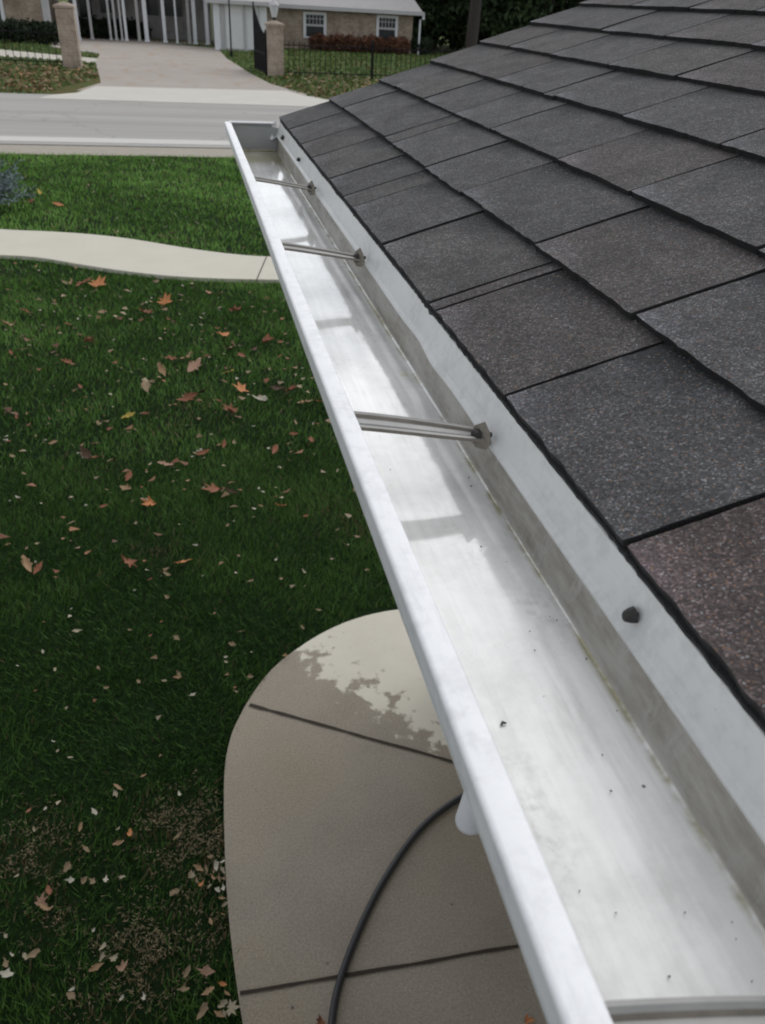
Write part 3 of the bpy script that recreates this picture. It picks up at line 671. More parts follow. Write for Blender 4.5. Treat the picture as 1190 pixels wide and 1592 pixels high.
big = [
 (338, 762, .085, 'maple', 'redbrown', 'largest red brown lobed leaf, alone in the middle of the lawn left of the gutter'),
 (359, 764, .045, 'oak', 'dark', 'small dark curled leaf touching the right side of the largest red brown leaf'),
 (235, 783, .062, 'maple', 'orange', 'light orange tan leaf lower left of the largest red brown leaf'),
 (224, 777, .03, 'oval', 'pale', 'small pale leaf touching the light orange tan leaf on its upper left'),
 (198, 873, .07, 'maple', 'redbrown', 'reddish brown lobed leaf in the left of the near lawn, level with an orange one'),
 (287, 873, .05, 'oak', 'orange', 'orange brown leaf to the right of the reddish lobed leaf on the near lawn'),
 (42, 880, .055, 'oak', 'tan', 'tan curled leaf near the left border of the lawn'),
 (58, 885, .04, 'oak', 'redbrown', 'brown leaf touching the tan curled leaf near the left border'),
 (195, 758, .05, 'oak', 'tan', 'tan oak leaf above and left of the light orange leaf'),
 (200, 742, .045, 'oak', 'redbrown', 'dull brown leaf just above the tan oak leaf'),
 (200, 648, .05, 'oval', 'yellow', 'bright yellow leaf on the open lawn below the sidewalk'),
 (353, 579, .05, 'oak', 'yellow', 'orange yellow leaf on the lawn just below a cluster of brown leaves'),
 (360, 640, .08, 'maple', 'redbrown', 'dark reddish brown leaf between the gutter and the bright yellow leaf'),
 (376, 607, .085, 'maple', 'orange', 'large orange maple leaf above the dark reddish brown leaf'),
 (450, 607, .075, 'maple', 'redbrown', 'red brown maple leaf close to the gutter, right of the large orange one'),
 (428, 604, .07, 'oak', 'dark', 'dark brown leaf touching the red brown maple leaf close to the gutter'),
 (402, 620, .055, 'oval', 'white', 'bleached long leaf below the dark brown leaf close to the gutter'),
 (290, 619, .08, 'oak', 'redbrown', 'long red brown leaf lying left of the large orange maple leaf'),
 (310, 612, .07, 'oak', 'dark', 'dull brown leaf touching the long red brown leaf on its right'),
 (136, 709, .075, 'oak', 'dark', 'nearly black leaf clump left of the middle of the lawn'),
 (150, 711, .05, 'oak', 'redbrown', 'brown leaf touching the nearly black clump'),
 (313, 704, .045, 'oak', 'redbrown', 'small red leaf with a pale one touching it, below the dark reddish brown leaf'),
 (311, 700, .03, 'oval', 'white', 'white leaf touching the small red leaf above the largest red brown leaf'),
 (255, 721, .05, 'oak', 'pink', 'pinkish leaf left of the small red and white pair'),
 (428, 697, .05, 'oak', 'redbrown', 'red oak leaf nearer the gutter than the small red and white pair'),
 (441, 786, .045, 'maple', 'orange', 'small orange leaf right of the largest red brown leaf, near the gutter'),
 (483, 685, .05, 'oak', 'redbrown', 'dark red leaf beside the gutter halfway down the lawn'),
 (478, 625, .06, 'oak', 'tan', 'tan leaf almost hidden by the gutter edge'),
 (497, 624, .04, 'oval', 'orange', 'orange leaf half under the gutter edge'),
 (38, 484, .085, 'oak', 'redbrown', 'rust coloured leaf near the left border below the sidewalk'),
 (15, 505, .09, 'maple', 'tan', 'dull tan leaf at the left border below the rust coloured one'),
 (226, 486, .09, 'maple', 'redbrown', 'dark red maple leaf in the middle of the lawn just below the sidewalk'),
 (258, 470, .09, 'maple', 'orange', 'bright orange brown leaf just below the sidewalk'),
 (352, 521, .1, 'oak', 'orange', 'orange brown leaf between the sidewalk and the cluster near the gutter'),
 (368, 483, .09, 'maple', 'redbrown', 'brown maple leaf near the gutter just below the sidewalk'),
 (136, 531, .09, 'maple', 'redbrown', 'red brown leaf standing partly upright in the left half of the lawn'),
 (260, 557, .07, 'oak', 'redbrown', 'red leaf at the left end of the cluster above the yellow leaf'),
 (286, 558, .085, 'maple', 'tan', 'tan maple leaf in the middle of the cluster of brown leaves'),
 (300, 571, .09, 'oak', 'pink', 'long pinkish leaf at the lower right end of the cluster'),
 (360, 541, .1, 'oak', 'pink', 'long curved pale brown leaf near the gutter above the yellow orange leaf'),
 (375, 552, .06, 'oak', 'redbrown', 'brown leaf touching the long curved pale brown leaf'),
 (253, 577, .07, 'oak', 'tan', 'ochre leaf below the left end of the cluster'),
 (228, 603, .08, 'oak', 'straw', 'straw brown leaf left of the long red brown leaf'),
 (416, 530, .07, 'oval', 'redbrown', 'maroon leaf near the gutter below the brown maple leaf'),
 (153, 443, .11, 'maple', 'orange', 'vivid orange leaf touching the lower edge of the sidewalk'),
 (128, 441, .09, 'oak', 'redbrown', 'red brown leaf just left of the vivid orange one by the sidewalk'),
 (110, 565, .07, 'oak', 'redbrown', 'brown leaf in the left half of the lawn between the sidewalk and the yellow leaf'),
 (202, 1296, .045, 'oak', 'orange', 'orange tan leaf in the lower left of the lawn near the patio'),
 (62, 1404, .055, 'maple', 'pink', 'pinkish curled leaf at the lower left on a bare patch'),
 (70, 1411, .04, 'oak', 'tan', 'tan leaf overlapping the pinkish curled leaf at the lower left'),
 (110, 1368, .032, 'oval', 'white', 'white leaf at the lower left, the left one of a pair side by side'),
 (163, 1367, .03, 'oval', 'white', 'white leaf at the lower left, the right one of a pair side by side'),
 (190, 1507, .055, 'maple', 'pink', 'large pinkish tan leaf near the bottom of the photo'),
 (176, 1489, .042, 'maple', 'pale', 'pale leaf just above the large pinkish tan leaf'),
 (10, 1515, .045, 'oval', 'white', 'long white leaf at the bottom left corner'),
 (160, 1472, .03, 'oval', 'pale', 'cream leaf above the pale and pinkish pair near the bottom'),
 (321, 1508, .045, 'oval', 'pink', 'pale pink folded leaf near the patio edge close to the bottom'),
 (345, 1528, .03, 'oak', 'orange', 'ochre leaf against the patio edge near the bottom'),
 (358, 1567, .055, 'maple', 'pale', 'large cream leaf lying against the bottom end of the patio edge'),
 (345, 1562, .035, 'oval', 'pale', 'cream leaf tucked left of the large cream leaf by the patio'),
 (315, 1572, .042, 'oval', 'straw', 'grey brown leaf left of the large cream leaf by the patio'),
 (292, 1510, .032, 'oval', 'straw', 'brown leaf left of the pale pink folded leaf'),
 (335, 1345, .032, 'oval', 'white', 'white leaf at the top of the heap against the patio edge'),
 (346, 1352, .026, 'oval', 'pale', 'cream leaf right of the top of the heap against the patio edge'),
 (300, 1361, .036, 'maple', 'pale', 'cream lobed leaf at the left end of the heap against the patio edge'),
 (312, 1375, .034, 'oak', 'orange', 'orange leaf at the bottom of the heap against the patio edge'),
 (331, 1364, .03, 'oval', 'tan', 'tan leaf in the middle of the heap against the patio edge'),
 (347, 1380, .024, 'oval', 'white', 'small white leaf at the lower right end of the heap by the patio edge'),
 (146, 1262, .03, 'oval', 'white', 'white leaf alone left of the upper patio corner'),
 (279, 1234, .025, 'oval', 'white', 'thin white leaf nearest the left bulge of the patio'),
 (278, 1299, .04, 'oak', 'straw', 'brown leaf on the bare patch left of the patio'),
 (132, 1318, .032, 'oval', 'straw', 'dull leaf at the lower left just above the pair of white leaves'),
 (443, 1018, .035, 'maple', 'tan', 'tan leaf touching the upper left curve of the patio'),
 (353, 1048, .03, 'maple', 'tan', 'tan leaf upper left of the patio corner'),
 (372, 982, .042, 'oak', 'straw', 'straw coloured leaf above the patio, left of its curve'),
 (119, 981, .04, 'oval', 'pale', 'cream leaf alone at the left of the lawn level with the patio top'),
 (300, 1080, .03, 'oval', 'white', 'white leaf just left of the patio joint'),
 (62, 300, .12, 'oval', 'yellow', 'pale yellow leaf beside the blue shrub beyond the sidewalk'),
 (92, 318, .15, 'oak', 'orange', 'upright orange leaf right of the blue shrub'),
 (52, 312, .13, 'maple', 'redbrown', 'red brown leaf between the blue shrub and the pale yellow leaf'),
 (257, 269, .12, 'oval', 'tan', 'tan leaf in the middle of the strip of lawn beside the road'),
 (188, 281, .1, 'oval', 'tan', 'small tan leaf left of the middle of the strip of lawn beside the road'),
 (268, 363, .13, 'oak', 'dark', 'dark leaf just above the sidewalk right of the middle'),
]
for q in big:
    x, y = gpt(q[0], q[1]); put_leaf(x, y, q[2] * (.72 if q[1] > 940 else .7 if q[1] < 400 else 1.4), q[3], q[4], q[5], 'fallen leaves on the front lawn')
nb = len(big)
def onlawn(x, y):
    a_ = np.array([x]); b_ = np.array([y])
    if inpoly(a_, b_, patio)[0] or (x > .7 and y < 3.3): return False
    yu = np.interp(x, [p[0] for p in walk_up], [p[1] for p in walk_up]); yl = np.interp(x, [p[0] for p in walk_lo], [p[1] for p in walk_lo]); return not (yl - .02 < y < yu + .02)
kinds = [('white', 'oval', .020, 'small bleached leaf fleck on the lawn left of the gutter'), ('pale', 'oval', .024, 'small cream leaf on the lawn left of the gutter'), ('tan', 'oak', .036, 'medium tan curled leaf on the lawn left of the gutter'),
         ('redbrown', 'oak', .042, 'medium reddish brown leaf among the grass left of the gutter'), ('straw', 'oval', .03, 'small straw brown leaf sunk in the grass')]
cnt = 0; extra = []
while cnt < 278 - nb:
    px, py = random.uniform(0, 600), 255 + 1330 * random.random()
    if px > 360 + (py - 200) * .36: continue
    dens = .75 if py < 430 else (1 if py < 700 else .33)
    if random.random() > dens: continue
    x, y = gpt(px, py)
    if not onlawn(x, y): continue
    k = random.choices(range(5), (4, 5, 5, 9 if py < 700 else 2, 6))[0]; mt, kd, r, lab = kinds[k]
    if y > 9:
        mt, kd, r, lab = random.choice([('tan', 'oval', .05, 'small tan leaf on the lawn strip beside the road'), ('straw', 'oval', .055, 'small brown leaf on the lawn strip beside the road')])
        if py < 300 and random.random() < .3: continue
    put_leaf(x, y, r * random.uniform(.5, 1.0) * (1.3 if 5 < y < 9.2 else 1), kd, mt, lab, 'fallen leaves on the front lawn', random.uniform(.030, .046)); cnt += 1
# the rest, past three hundred: one object
def scatter(n, fx, r0, r1, cols, z, name, label):
    V_ = []; K_ = []
    for _ in range(n):
        x, y = fx(); r = random.uniform(r0, r1); a_ = random.uniform(0, 6.28); m_ = random.randint(5, 6)
        c_ = random.choice(cols); f = random.uniform(.6, 1.2); tx, ty = random.uniform(-.5, .5), random.uniform(-.5, .5)
        for q in range(6):
            rr = r * (1 if q % 2 == 0 else .55) * random.uniform(.8, 1.2); ang = a_ + q * 1.047; dx, dy = rr * math.cos(ang), rr * .7 * math.sin(ang)
            V_.append((x + dx, y + dy, z + tx * dx + ty * dy + r * .3)); K_.append((c_[0] * f, c_[1] * f, c_[2] * f))
    tag(tri_mesh(name, np.array(V_), 6, np.array(K_), M_GRASS), label, 'leaves', kind='stuff')
def flawn():
    while True:
        x, y = random.uniform(-7, 2), random.choice([random.uniform(1, 9), random.uniform(3, 9), random.uniform(9.5, 17)])
        if onlawn(x, y) and x < .5 + .0 * y: return x, y
scatter(1100, flawn, .007, .022, [(.36, .30, .21), (.42, .38, .3), (.24, .16, .09), (.25, .11, .06)], .042, 'leaf_litter', 'tiny leaf crumbs scattered all over the front lawn')
def fmid():
    while True:
        x, y = random.uniform(-5, 2), 3.6 + 5.4 * random.random() ** .8
        if onlawn(x, y): return x, y
scatter(420, fmid, .018, .042, [(.17, .075, .04), (.22, .11, .055), (.20, .14, .08), (.12, .06, .035), (.28, .22, .14)], .036, 'leaf_litter', 'dull brown and reddish leaf bits half sunk in the lawn below the sidewalk')
def fverge():
    while True:
        x, y = random.choice([random.uniform(-20, -2), random.uniform(-20, -2), random.uniform(3, 18)]), random.uniform(27, 37)
        if not inpoly(np.array([x]), np.array([y]), drv)[0]: return x, y
scatter(2600, fverge, .05, .11, [(.26, .14, .06), (.3, .2, .09), (.2, .10, .05)], .07, 'leaf_litter', 'brown leaf litter on the verge across the road')
for px, py in ((322, 1352), (340, 1362), (338, 1384), (326, 1378), (344, 1396), (349, 1366), (306, 1368), (333, 1356), (348, 1340), (351, 1405), (347, 1420), (354, 1545), (349, 1575)):
    x, y = gpt(px, py); put_leaf(x, y, random.uniform(.012, .022), random.choice(['oval', 'oak']), random.choice(['pale', 'white', 'tan', 'straw']), 'small dry leaf in the drift against the patio edge', 'leaves drifted against the patio edge', random.uniform(.04, .055))
for px, py, r, kd, mt, lab in ((500, 1588, .03, 'maple', 'redbrown', 'red brown leaf on the patio at the bottom edge of the photo beside the hose'), (820, 1588, .03, 'maple', 'orange', 'orange brown leaf on the patio hard against the gutter at the bottom')):
    x, y = gpt(px, py, .035); put_leaf(x, y, r, kd, mt, lab, 'leaves on the patio', .035)

# ------------------------------------------------------------------ foliage builder
def foliage(n, shape, size, seed, center=(0, 0, 0), squash=1):
    """quads scattered through lumps; shape = list of (x,y,z,rx,ry,rz)"""
    r = np.random.default_rng(seed); ws = np.array([s[3] * s[4] * s[5] for s in shape]) ** .67; ws /= ws.sum(); idx = r.choice(len(shape), n, p=ws); S = np.array(shape)[idx]
    d = r.normal(size=(n, 3)); d /= np.linalg.norm(d, axis=1)[:, None]; rad = r.random(n) ** .42 * (1 + .18 * r.normal(size=n))
    c_ = S[:, :3] + d * S[:, 3:] * rad[:, None]
    a_ = r.normal(size=(n, 3)); a_ /= np.linalg.norm(a_, axis=1)[:, None]; b_ = np.cross(a_, r.normal(size=(n, 3))); b_ /= np.linalg.norm(b_, axis=1)[:, None]
    s_ = (size * r.uniform(.5, 1.4, n))[:, None]
    return np.stack([c_ - a_ * s_, c_ - b_ * s_ * .45, c_ + a_ * s_, c_ + b_ * s_ * .45], 1).reshape(-1, 3)
def tree(x, y, h, wid, mat, seed, label, group, conifer=True, low=.08, leaf=.22, n=9000):
    r = random.Random(seed); tr = empty('evergreen_tree' if conifer else 'leafy_tree', (x, y, 0), r.uniform(0, 6)); tag(tr, label, 'tree', group)
    b = MB(); b.tube([(0, 0, -.1), (.05, 0, h * .3), (-.05, .05, h * .65), (0, 0, h * .92)], [wid * .09, wid * .07, wid * .04, .03], 10); sh = []
    if conifer:
        for i in range(34):
            f = i / 33; z = h * (low + (1 - low) * f); rr = wid * (1 - f) ** .75 + .15; k = max(1, int(5 * (1 - f)) + 1)
            for j in range(k):
                a_ = r.uniform(0, 6.28); q = rr * r.uniform(.35, .75); sh.append((q * math.cos(a_), q * math.sin(a_), z + r.uniform(-.3, .3), rr * .42, rr * .42, h * .035 + .18))
                if j == 0: b.tube([(0, 0, z), (q * math.cos(a_) * 1.2, q * math.sin(a_) * 1.2, z - .2)], [.05, .015], 5)
    else:
        for i in range(26):
            a_ = r.uniform(0, 6.28); f = r.random(); z = h * (.35 + .55 * f); q = wid * r.uniform(.2, .85) * math.sin(math.pi * (.25 + .65 * f)); s = wid * r.uniform(.22, .4)
            sh.append((q * math.cos(a_), q * math.sin(a_), z, s, s, s * .8)); b.tube([(0, 0, h * .3 + i * .02), (q * .5 * math.cos(a_), q * .5 * math.sin(a_), (h * .3 + z) / 2 + .2), (q * math.cos(a_), q * math.sin(a_), z)], [wid * .035, wid * .02, .02], 6)
    b.build('trunk', M_BARK, tr)
    tri_mesh('crown', foliage(n, sh, leaf, seed), 4, None, mat, tr); return tr
G1 = 'trees beside the brick house'
tree(17.0, 60, 13, 3.4, M_EVER, 1, 'dark evergreen standing nearest the right corner of the brick house', G1)
tree(20.5, 57.5, 14, 3.6, M_EVER, 2, 'dark evergreen to the right of the bare brown trunk', G1)
tree(25.5, 61, 15, 4.6, M_EVER2, 3, 'olive green leafy tree just above the near roof edge', G1, False, n=11000, leaf=.28)
tree(28.5, 57, 14, 4.0, M_EVER, 4, 'dark evergreen furthest right above the shingle roof', G1)
tree(22.5, 66, 16, 5.0, M_EVER, 5, 'tall dark evergreen filling the gap behind the others', G1)
tree(16.2, 67, 14, 4.5, M_EVER, 6, 'dark evergreen behind the right end of the brick house', G1)
tree(33.5, 61, 15, 4.5, M_EVER, 8, 'dark evergreen hidden by the roof on the right', G1)
tree(30.5, 72, 20, 5.5, M_EVER, 11, 'tallest dark evergreen far behind the others on the right', G1, n=14000)
tree(36.5, 70, 20, 5.5, M_EVER, 12, 'tall dark evergreen at the far right behind the shingle roof', G1)
# bare trunk in front of them
bt = empty('tree_trunk', (17.6, 53.5, 0)); tag(bt, 'bare brown tree trunk rising in front of the dark evergreens right of the brick house', 'tree')
b = MB(); b.tube([(0, 0, -.1), (0, 0, .3), (.05, 0, 3), (.1, 0, 6), (0, .3, 10)], [.5, .38, .34, .3, .16], 14); b.build('trunk', M_BARK, bt, True)
b = MB()
for i in range(16):
    a_ = i * 2.4; z = 4.5 + i * .36; L = 2.6 - .08 * i; b.tube([(.08, .1, z), (L * .5 * math.cos(a_), L * .5 * math.sin(a_), z + .7), (L * math.cos(a_), L * math.sin(a_), z + 1.6)], [.09, .05, .012], 6)
b.build('limb', M_BARK, bt)

def shrub(name, x, y, w_, d_, h_, mat, seed, label, cat, n=2500, leaf=.1, group=None, spiky=False):
    r = random.Random(seed); s = empty(name, (x, y, .02)); tag(s, label, cat, group); sh = []
    k = max(4, int(w_ * 3))
    for i in range(k):
        f = (i + .5) / k; sh.append(((f - .5) * w_ + r.uniform(-.1, .1) * w_ / k, r.uniform(-.2, .2) * d_, h_ * r.uniform(.42, .6), w_ / k * .8 + .05, d_ * .42, h_ * r.uniform(.4, .52)))
    v = foliage(n, sh, leaf, seed); v[:, 2] = np.maximum(v[:, 2], .01)
    tri_mesh('foliage', v, 4, None, mat, s)
    b = MB()
    for i in range(k * 2):
        xx = r.uniform(-.45, .45) * w_; b.tube([(xx, 0, 0), (xx + r.uniform(-.1, .1), r.uniform(-.1, .1), h_ * .8)], [.02, .008], 5)
    b.build('stem', M_BARK, s); return s
shrub('flowering_hedge', 10.8, 54.3, 5.9, 1.1, .85, M_HEDGE, 21, 'long rust red hedge under the two windows of the brick house', 'hedge', 14000, .09)
shrub('evergreen_shrub', -7.6, 49.3, 3.6, 1.5, .95, M_SHRUB, 22, 'dark evergreen shrub row behind the left iron fence in front of the tan brick wall', 'shrub', 9000, .1)
shrub('evergreen_shrub', -4.8, 56.0, 2.2, 1.3, 1.1, M_SHRUB, 23, 'dark shrub right behind the left brick pillar by the porch', 'shrub', 5000, .1)
shrub('evergreen_shrub', -2.9, 57.2, 2.4, 1.2, 1.0, M_SHRUB, 24, 'dark low shrub under the grey railings of the porch', 'shrub', 5000, .1)
shrub('evergreen_shrub', 14.9, 55.2, 1.3, 1.3, .9, M_SHRUB, 25, 'dark shrub at the right corner of the brick house', 'shrub', 3000, .1)

# blue juniper by the walk: sprays of needles
r = random.Random(5); jb = empty('blue_juniper', (-3.05, 12.75, .0)); tag(jb, 'low blue grey juniper bush at the left border above the sidewalk', 'shrub')
vs = []; b = MB()
for i in range(210):
    a_ = r.uniform(0, 6.28); L = r.uniform(.35, 1.05); el_ = r.uniform(.15, 1.1); p0 = Vector((r.uniform(-.15, .15), r.uniform(-.15, .15), .06)); d = Vector((math.cos(a_) * math.cos(el_), math.sin(a_) * math.cos(el_), math.sin(el_) * .75))
    tip = p0 + d * L; b.tube([p0, p0 + d * L * .5, tip], [.008, .005, .002], 4)
    for j in range(38):
        f = .25 + .8 * r.random(); c_ = p0 + d * L * f; q = Vector((r.gauss(0, 1), r.gauss(0, 1), r.gauss(0, 1))).normalized(); e = (d * .6 + q).normalized() * r.uniform(.03, .075); s_ = e.cross(Vector((r.gauss(0, 1), r.gauss(0, 1), 1))).normalized() * .009
        vs += [c_ - s_, c_ + s_, c_ + e + s_ * .4, c_ + e - s_ * .4]
tri_mesh('foliage', np.array([tuple(q) for q in vs]), 4, None, M_BLUE, jb); b.build('stem', M_BARK, jb)

# ------------------------------------------------------------------ brick pillars, iron fences, gate, lamp post
def pillar(x, y, w_, h_, label):
    p = empty('brick_pillar', (x, y, 0)); tag(p, label, 'pillar', 'brick gate pillars')
    b = MB(); b.box((-w_ / 2, -w_ / 2, -.05), (w_ / 2, w_ / 2, h_ - .1)); b.build('shaft', M_STONE, p)
    b = MB(); o_ = w_ / 2 + .05; b.box((-o_, -o_, h_ - .1), (o_, o_, h_ - .02)); b.add([(-o_, -o_, h_ - .02), (o_, -o_, h_ - .02), (o_, o_, h_ - .02), (-o_, o_, h_ - .02), (0, 0, h_ + .1)], [(0, 1, 4), (1, 2, 4), (2, 3, 4), (3, 0, 4)]); b.build('cap', M_STONE, p)
    return p
p1 = pillar(-3.98, 36.1, .64, 2.06, 'brick pillar left of the driveway at the end of the left iron fence')
p2 = pillar(3.72, 35.95, .62, 1.84, 'brick pillar right of the driveway with a glass lantern on top')
ln = MB(); ln.tube([(0, 0, 1.9), (0, 0, 2.02)], .06, 8); ln.build('lantern_stem', M_IRON, p2)
ln = MB(); ln.tube([(0, 0, 2.02), (0, 0, 2.42)], [.09, .19], 6); ln.build('lantern_glass', mottled('frosted_glass', (.5, .52, .54), .1, 4, .2), p2)
ln = MB(); ln.tube([(0, 0, 2.42), (0, 0, 2.6)], [.22, .03], 6); ln.build('lantern_roof', M_DIMTRIM, p2)

def iron_fence(p, q, label, step, h=1.25, posts=(0, 1), rail=(.15, 1.1)):
    f = empty('iron_fence', (p[0], p[1], 0)); tag(f, label, 'fence', 'black iron fences across the road')
    dx, dy = q[0] - p[0], q[1] - p[1]; L = math.hypot(dx, dy); ux, uy = dx / L, dy / L
    b = MB(); n = int(L / step)
    for i in range(n + 1):
        s = i * step; b.box((ux * s - .011, uy * s - .011, .04), (ux * s + .011, uy * s + .011, h))
        b.add([(ux * s - .02, uy * s - .02, h), (ux * s + .02, uy * s - .02, h), (ux * s + .02, uy * s + .02, h), (ux * s - .02, uy * s + .02, h), (ux * s, uy * s, h + .07)], [(0, 1, 4), (1, 2, 4), (2, 3, 4), (3, 0, 4)])
    b.build('pickets', M_IRON, f)
    for z in rail:
        b = MB(); o = [(-.0 + ux * 0 - uy * .015, ux * .015), (uy * .015, -ux * .015)]
        b.add([(o[0][0], o[0][1], z), (o[1][0], o[1][1], z), (dx + o[1][0], dy + o[1][1], z), (dx + o[0][0], dy + o[0][1], z), (o[0][0], o[0][1], z + .035), (o[1][0], o[1][1], z + .035), (dx + o[1][0], dy + o[1][1], z + .035), (dx + o[0][0], dy + o[0][1], z + .035)],
              [(0, 1, 2, 3), (4, 5, 6, 7), (0, 1, 5, 4), (2, 3, 7, 6), (1, 2, 6, 5), (3, 0, 4, 7)]); b.build('rail', M_IRON, f)
    for t_ in posts:
        b = MB(); x, y = dx * t_, dy * t_; b.box((x - .045, y - .045, 0), (x + .045, y + .045, h + .16)); b.tube([(x, y, h + .16), (x, y, h + .2), (x, y, h + .26)], [.05, .055, .01], 8); b.build('post', M_IRON, f)
    return f
iron_fence((-4.32, 36.5), (-20, 37.6), 'black iron fence left of the driveway ending at the left brick pillar', .26, 1.22, (.3, .62, 1))
iron_fence((4.06, 36.0), (24, 37.6), 'black iron fence in front of the rust red hedge with one thick post', .215, 1.18, (.185, .45, .7, 1))

gt = empty('driveway_gate', (3.36, 36.0, 0), R(95)); tag(gt, 'open black iron gate leaf with a scooped top standing beside the right brick pillar', 'gate')
def gtop(s): return 1.42 + .95 * (s / 2.5) ** 1.6 + .12 * math.exp(-s * 9)
b = MB()
for i in range(26): s = i * .1; b.box((s - .014, -.012, .08), (s + .014, .012, gtop(s) - .02))
b.build('bars', M_IRON, gt)
b = MB(); b.box((-.05, -.03, .02), (0, .03, gtop(0) + .05)); b.box((2.53, -.03, .05), (2.58, .03, gtop(2.5) + .1)); b.box((0, -.018, .1), (2.53, .018, .16)); b.box((0, -.018, .75), (2.53, .018, .8))
b.tube([(s * .1, 0, gtop(s * .1)) for s in range(26)], .022, 6); b.build('frame', M_IRON, gt)
b = MB(); b.box((.03, -.004, .16), (2.5, .004, 1.3)); b.build('panel', M_IRON, gt)

lpst = empty('lamp_post', (2.55, 45.5, 0)); tag(lpst, 'thin dark post standing in front of the white garage wall beside the driveway', 'post')
b = MB(); b.tube([(0, 0, 0), (0, 0, .25), (0, 0, .3), (0, 0, 2.6)], [.07, .07, .04, .035], 10); b.build('pole', M_IRON, lpst)
b = MB(); b.tube([(0, 0, 2.6), (0, 0, 2.65), (0, 0, 2.95), (0, 0, 3.1)], [.06, .1, .14, .03], 8); b.build('lantern', M_IRON, lpst)

# ------------------------------------------------------------------ the house across the road
nh = empty('brick_house', (4, 56, 0)); tag(nh, 'long low tan brick house across the road with white columned porch and white garage', 'house')
def N(b, name, mat, parent=None, smooth=False):
    o = b.build(name, mat, smooth=smooth)
    if parent is None: o.parent = nh; o.matrix_parent_inverse = Matrix.Translation((-4, -56, 0))
    else: o.parent = parent
    return o
def NB(name, mat, *boxes, parent=None):
    b = MB()
    for a_, c_ in boxes: b.box(a_, c_)
    return N(b, name, mat, parent)
WY = 55.2
# right wing with two windows
NB('brick_wall', M_BRICK, ((4.9, WY, -.1), (14.25, WY + 8, 2.26)))
b = MB(); b.add([(4.3, WY - .55, 2.24), (14.75, WY - .55, 2.24), (14.1, WY + 3.9, 4.1), (4.3, WY + 3.9, 4.1), (4.3, WY + 8.5, 2.24), (14.75, WY + 8.5, 2.24)], [(0, 1, 2, 3), (3, 2, 5, 4), (1, 5, 2)]); N(b, 'wing_roof', M_FAR_ROOF)
NB('eave_board', M_DIMTRIM, ((4.3, WY - .62, 2.1), (14.8, WY - .56, 2.3))); NB('wing_soffit', M_DIMTRIM, ((4.3, WY - .56, 2.12), (14.72, WY - .003, 2.16)))
NB('downspout', M_TRIM, ((14.72, WY - .5, 1.9), (14.86, WY - .36, 2.2)), ((14.6, WY - .3, 0), (14.7, WY - .2, 1.9)))
def window(x0, x1, z0, z1, y, blind=.5):
    fr = NB('window', M_TRIM, ((x0, y - .07, z0), (x0 + .16, y - .003, z1)), ((x1 - .16, y - .07, z0), (x1, y - .003, z1)), ((x0 + .16, y - .07, z1 - .14), (x1 - .16, y - .003, z1)), ((x0 + .16, y - .07, z0), (x1 - .16, y - .003, z0 + .1)))
    NB('pane', M_GLASS, ((x0 + .16, y - .028, z0 + .1), (x1 - .16, y - .006, z1 - .14)), parent=fr).matrix_parent_inverse = Matrix.Identity(4)
    bx = []; zm = (z0 + z1) / 2
    for k in range(1, 5): xx = x0 + .16 + (x1 - x0 - .32) * k / 5; bx.append(((xx - .018, y - .04, zm), (xx + .018, y - .029, z1 - .14)))
    bx.append(((x0 + .16, y - .05, zm - .05), (x1 - .16, y - .041, zm + .06))); bx.append(((x0 + .16, y - .04, (zm + z1) / 2 - .02), (x1 - .16, y - .036, (zm + z1) / 2 + .02)))
    NB('muntins', M_DIMTRIM, *bx, parent=fr)
window(7.45, 8.85, .62, 1.98, WY); window(11.95, 13.3, .62, 2.02, WY)
# garage block, white, standing forward
GY = 51.0
NB('garage_wall', M_SIDING, ((2.15, GY, 0), (4.88, WY + 2, 2.28)))
NB('garage_corner_board', M_TRIM, ((1.98, GY - .06, 0), (2.32, GY - .003, 2.3)))
NB('garage_side_post', M_DIMTRIM, ((2.36, GY - .05, 0), (2.48, GY - .003, 2.28)))
NB('garage_door', M_SIDING, *[((2.62, GY - .045, .12 + k * .42), (3.55, GY - .006, .12 + k * .42 + .41)) for k in range(5)])
NB('door_frame', M_DIMTRIM, ((3.62, GY - .07, 0), (3.72, GY - .004, 2.24)), ((2.5, GY - .07, 0), (2.58, GY - .004, 2.24)), ((4.4, GY - .05, 0), (4.46, GY - .004, 2.24)))
NB('footing', M_DARKWALL, ((2.34, GY - .04, -.02), (4.88, GY - .002, .12)))
b = MB(); b.add([(1.6, GY - .5, 2.3), (5.2, GY - .5, 2.3), (5.2, WY + 3, 4.2), (1.6, WY + 3, 4.2)], [(0, 1, 2, 3)]); N(b, 'garage_roof', M_FAR_ROOF)
NB('garage_eave_board', M_DIMTRIM, ((1.6, GY - .56, 2.2), (5.25, GY - .5, 2.38)))
# porch: recessed wall behind a row of white columns
PY = 58.5
NB('porch_wall', M_DARKWALL, ((-6.2, PY, 0), (2.15, PY + 3, 2.7)))
NB('porch_slab', M_DRIVE, ((-6.2, 54.6, 0), (2.0, PY - .003, .06)))
for wb in (((-2.9, PY - .05, .35), (-2.1, PY - .003, 1.15)), ((-.75, PY - .05, .45), (.35, PY - .003, 1.15)), ((-1.9, PY - .05, .2), (-1.1, PY - .003, 1.2)), ((.9, PY - .05, .4), (1.5, PY - .003, 1.3))): NB('porch_panel', M_PORCHPANEL, wb)
for wb in (((-1.9, PY - .05, 1.3), (-1.0, PY - .003, 2.35)), ((-.8, PY - .05, 1.3), (.4, PY - .003, 2.4)), ((-5.6, PY - .05, 1.0), (-4.9, PY - .003, 2.3)), ((-4.4, PY - .05, 1.3), (-3.7, PY - .003, 2.3))): NB('porch_window', M_GLASS, wb)
NB('porch_beam', M_DIMTRIM, ((-6.4, 54.55, 2.32), (2.3, 54.85, 2.62)))
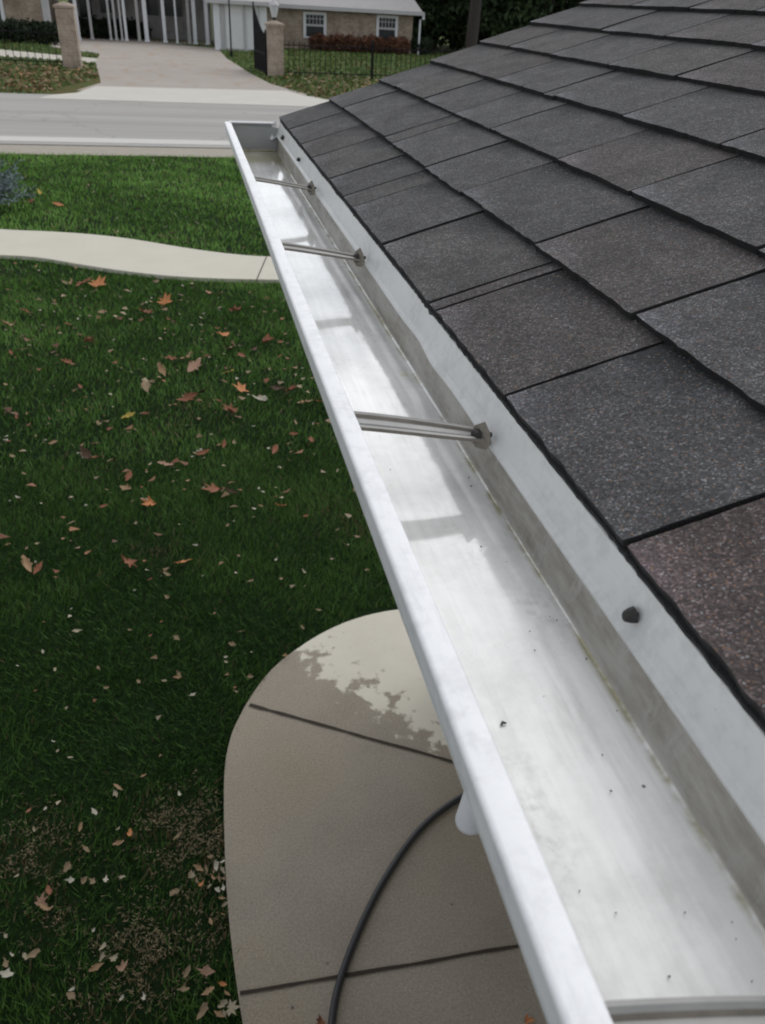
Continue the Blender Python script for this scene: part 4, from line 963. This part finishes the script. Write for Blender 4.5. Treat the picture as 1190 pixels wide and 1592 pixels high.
b = MB(); b.add([(-6.6, 54.2, 2.62), (2.4, 54.2, 2.62), (2.4, PY + 2, 4.4), (-6.6, PY + 2, 4.4)], [(0, 1, 2, 3)]); N(b, 'porch_roof', M_FAR_ROOF)
for x, w_, mt in ((-4.75, .13, M_DIMTRIM), (-3.72, .11, M_DIMTRIM), (-3.42, .11, M_DIMTRIM), (-3.1, .1, M_DIMTRIM), (-2.86, .14, M_TRIM), (-2.15, .16, M_PORCHPANEL), (-1.72, .22, M_TRIM), (-.70, .18, M_TRIM), (-.02, .10, M_TRIM), (.68, .16, M_PORCHPANEL), (1.02, .2, M_TRIM), (1.72, .2, M_TRIM)):
    cm = NB('column', mt, ((x - w_ / 2, 54.6, .06), (x + w_ / 2, 54.78, 2.32)), ((x - w_ / 2 - .03, 54.57, .06), (x + w_ / 2 + .03, 54.81, .16)), ((x - w_ / 2 - .03, 54.57, 2.24), (x + w_ / 2 + .03, 54.81, 2.318)))
# left brick block
LY = 52.5
NB('brick_wall', M_BRICK, ((-20, LY, 0), (-6.95, LY + 8, 2.5)))
NB('window', M_TRIM, ((-9.05, LY - .07, .75), (-8.87, LY - .003, 2.4)), ((-10.5, LY - .07, .75), (-10.35, LY - .003, 2.4)), ((-10.35, LY - .07, 2.25), (-9.05, LY - .003, 2.4)))
NB('pane', M_GLASS, ((-10.35, LY - .03, .75), (-9.05, LY - .004, 2.25)))
NB('corner_trim', M_DIMTRIM, ((-6.95, LY - .02, 0), (-6.6, LY + .3, 2.5)))
b = MB(); b.add([(-20.5, LY - .5, 2.45), (-6.3, LY - .5, 2.45), (-6.3, LY + 4, 4.4), (-20.5, LY + 4, 4.4)], [(0, 1, 2, 3)]); N(b, 'left_roof', M_FAR_ROOF)
b = MB(); b.add([(-7.2, WY + .2, 2.5), (5, WY + .2, 2.5), (5, WY + 5, 4.4), (-7.2, WY + 5, 4.4)], [(0, 1, 2, 3)])
# white gate-side post seen beside the left pillar
wp = empty('white_post', (-5.35, 53.5, 0)); tag(wp, 'slim white post rising behind the top right corner of the left brick pillar', 'post')
b = MB(); b.box((-.08, -.08, 0), (.08, .08, 2.9)); b.box((-.11, -.11, 0), (.11, .11, .2)); b.box((-.11, -.11, 2.9), (.11, .11, 2.98)); b.build('shaft', M_TRIM, wp)
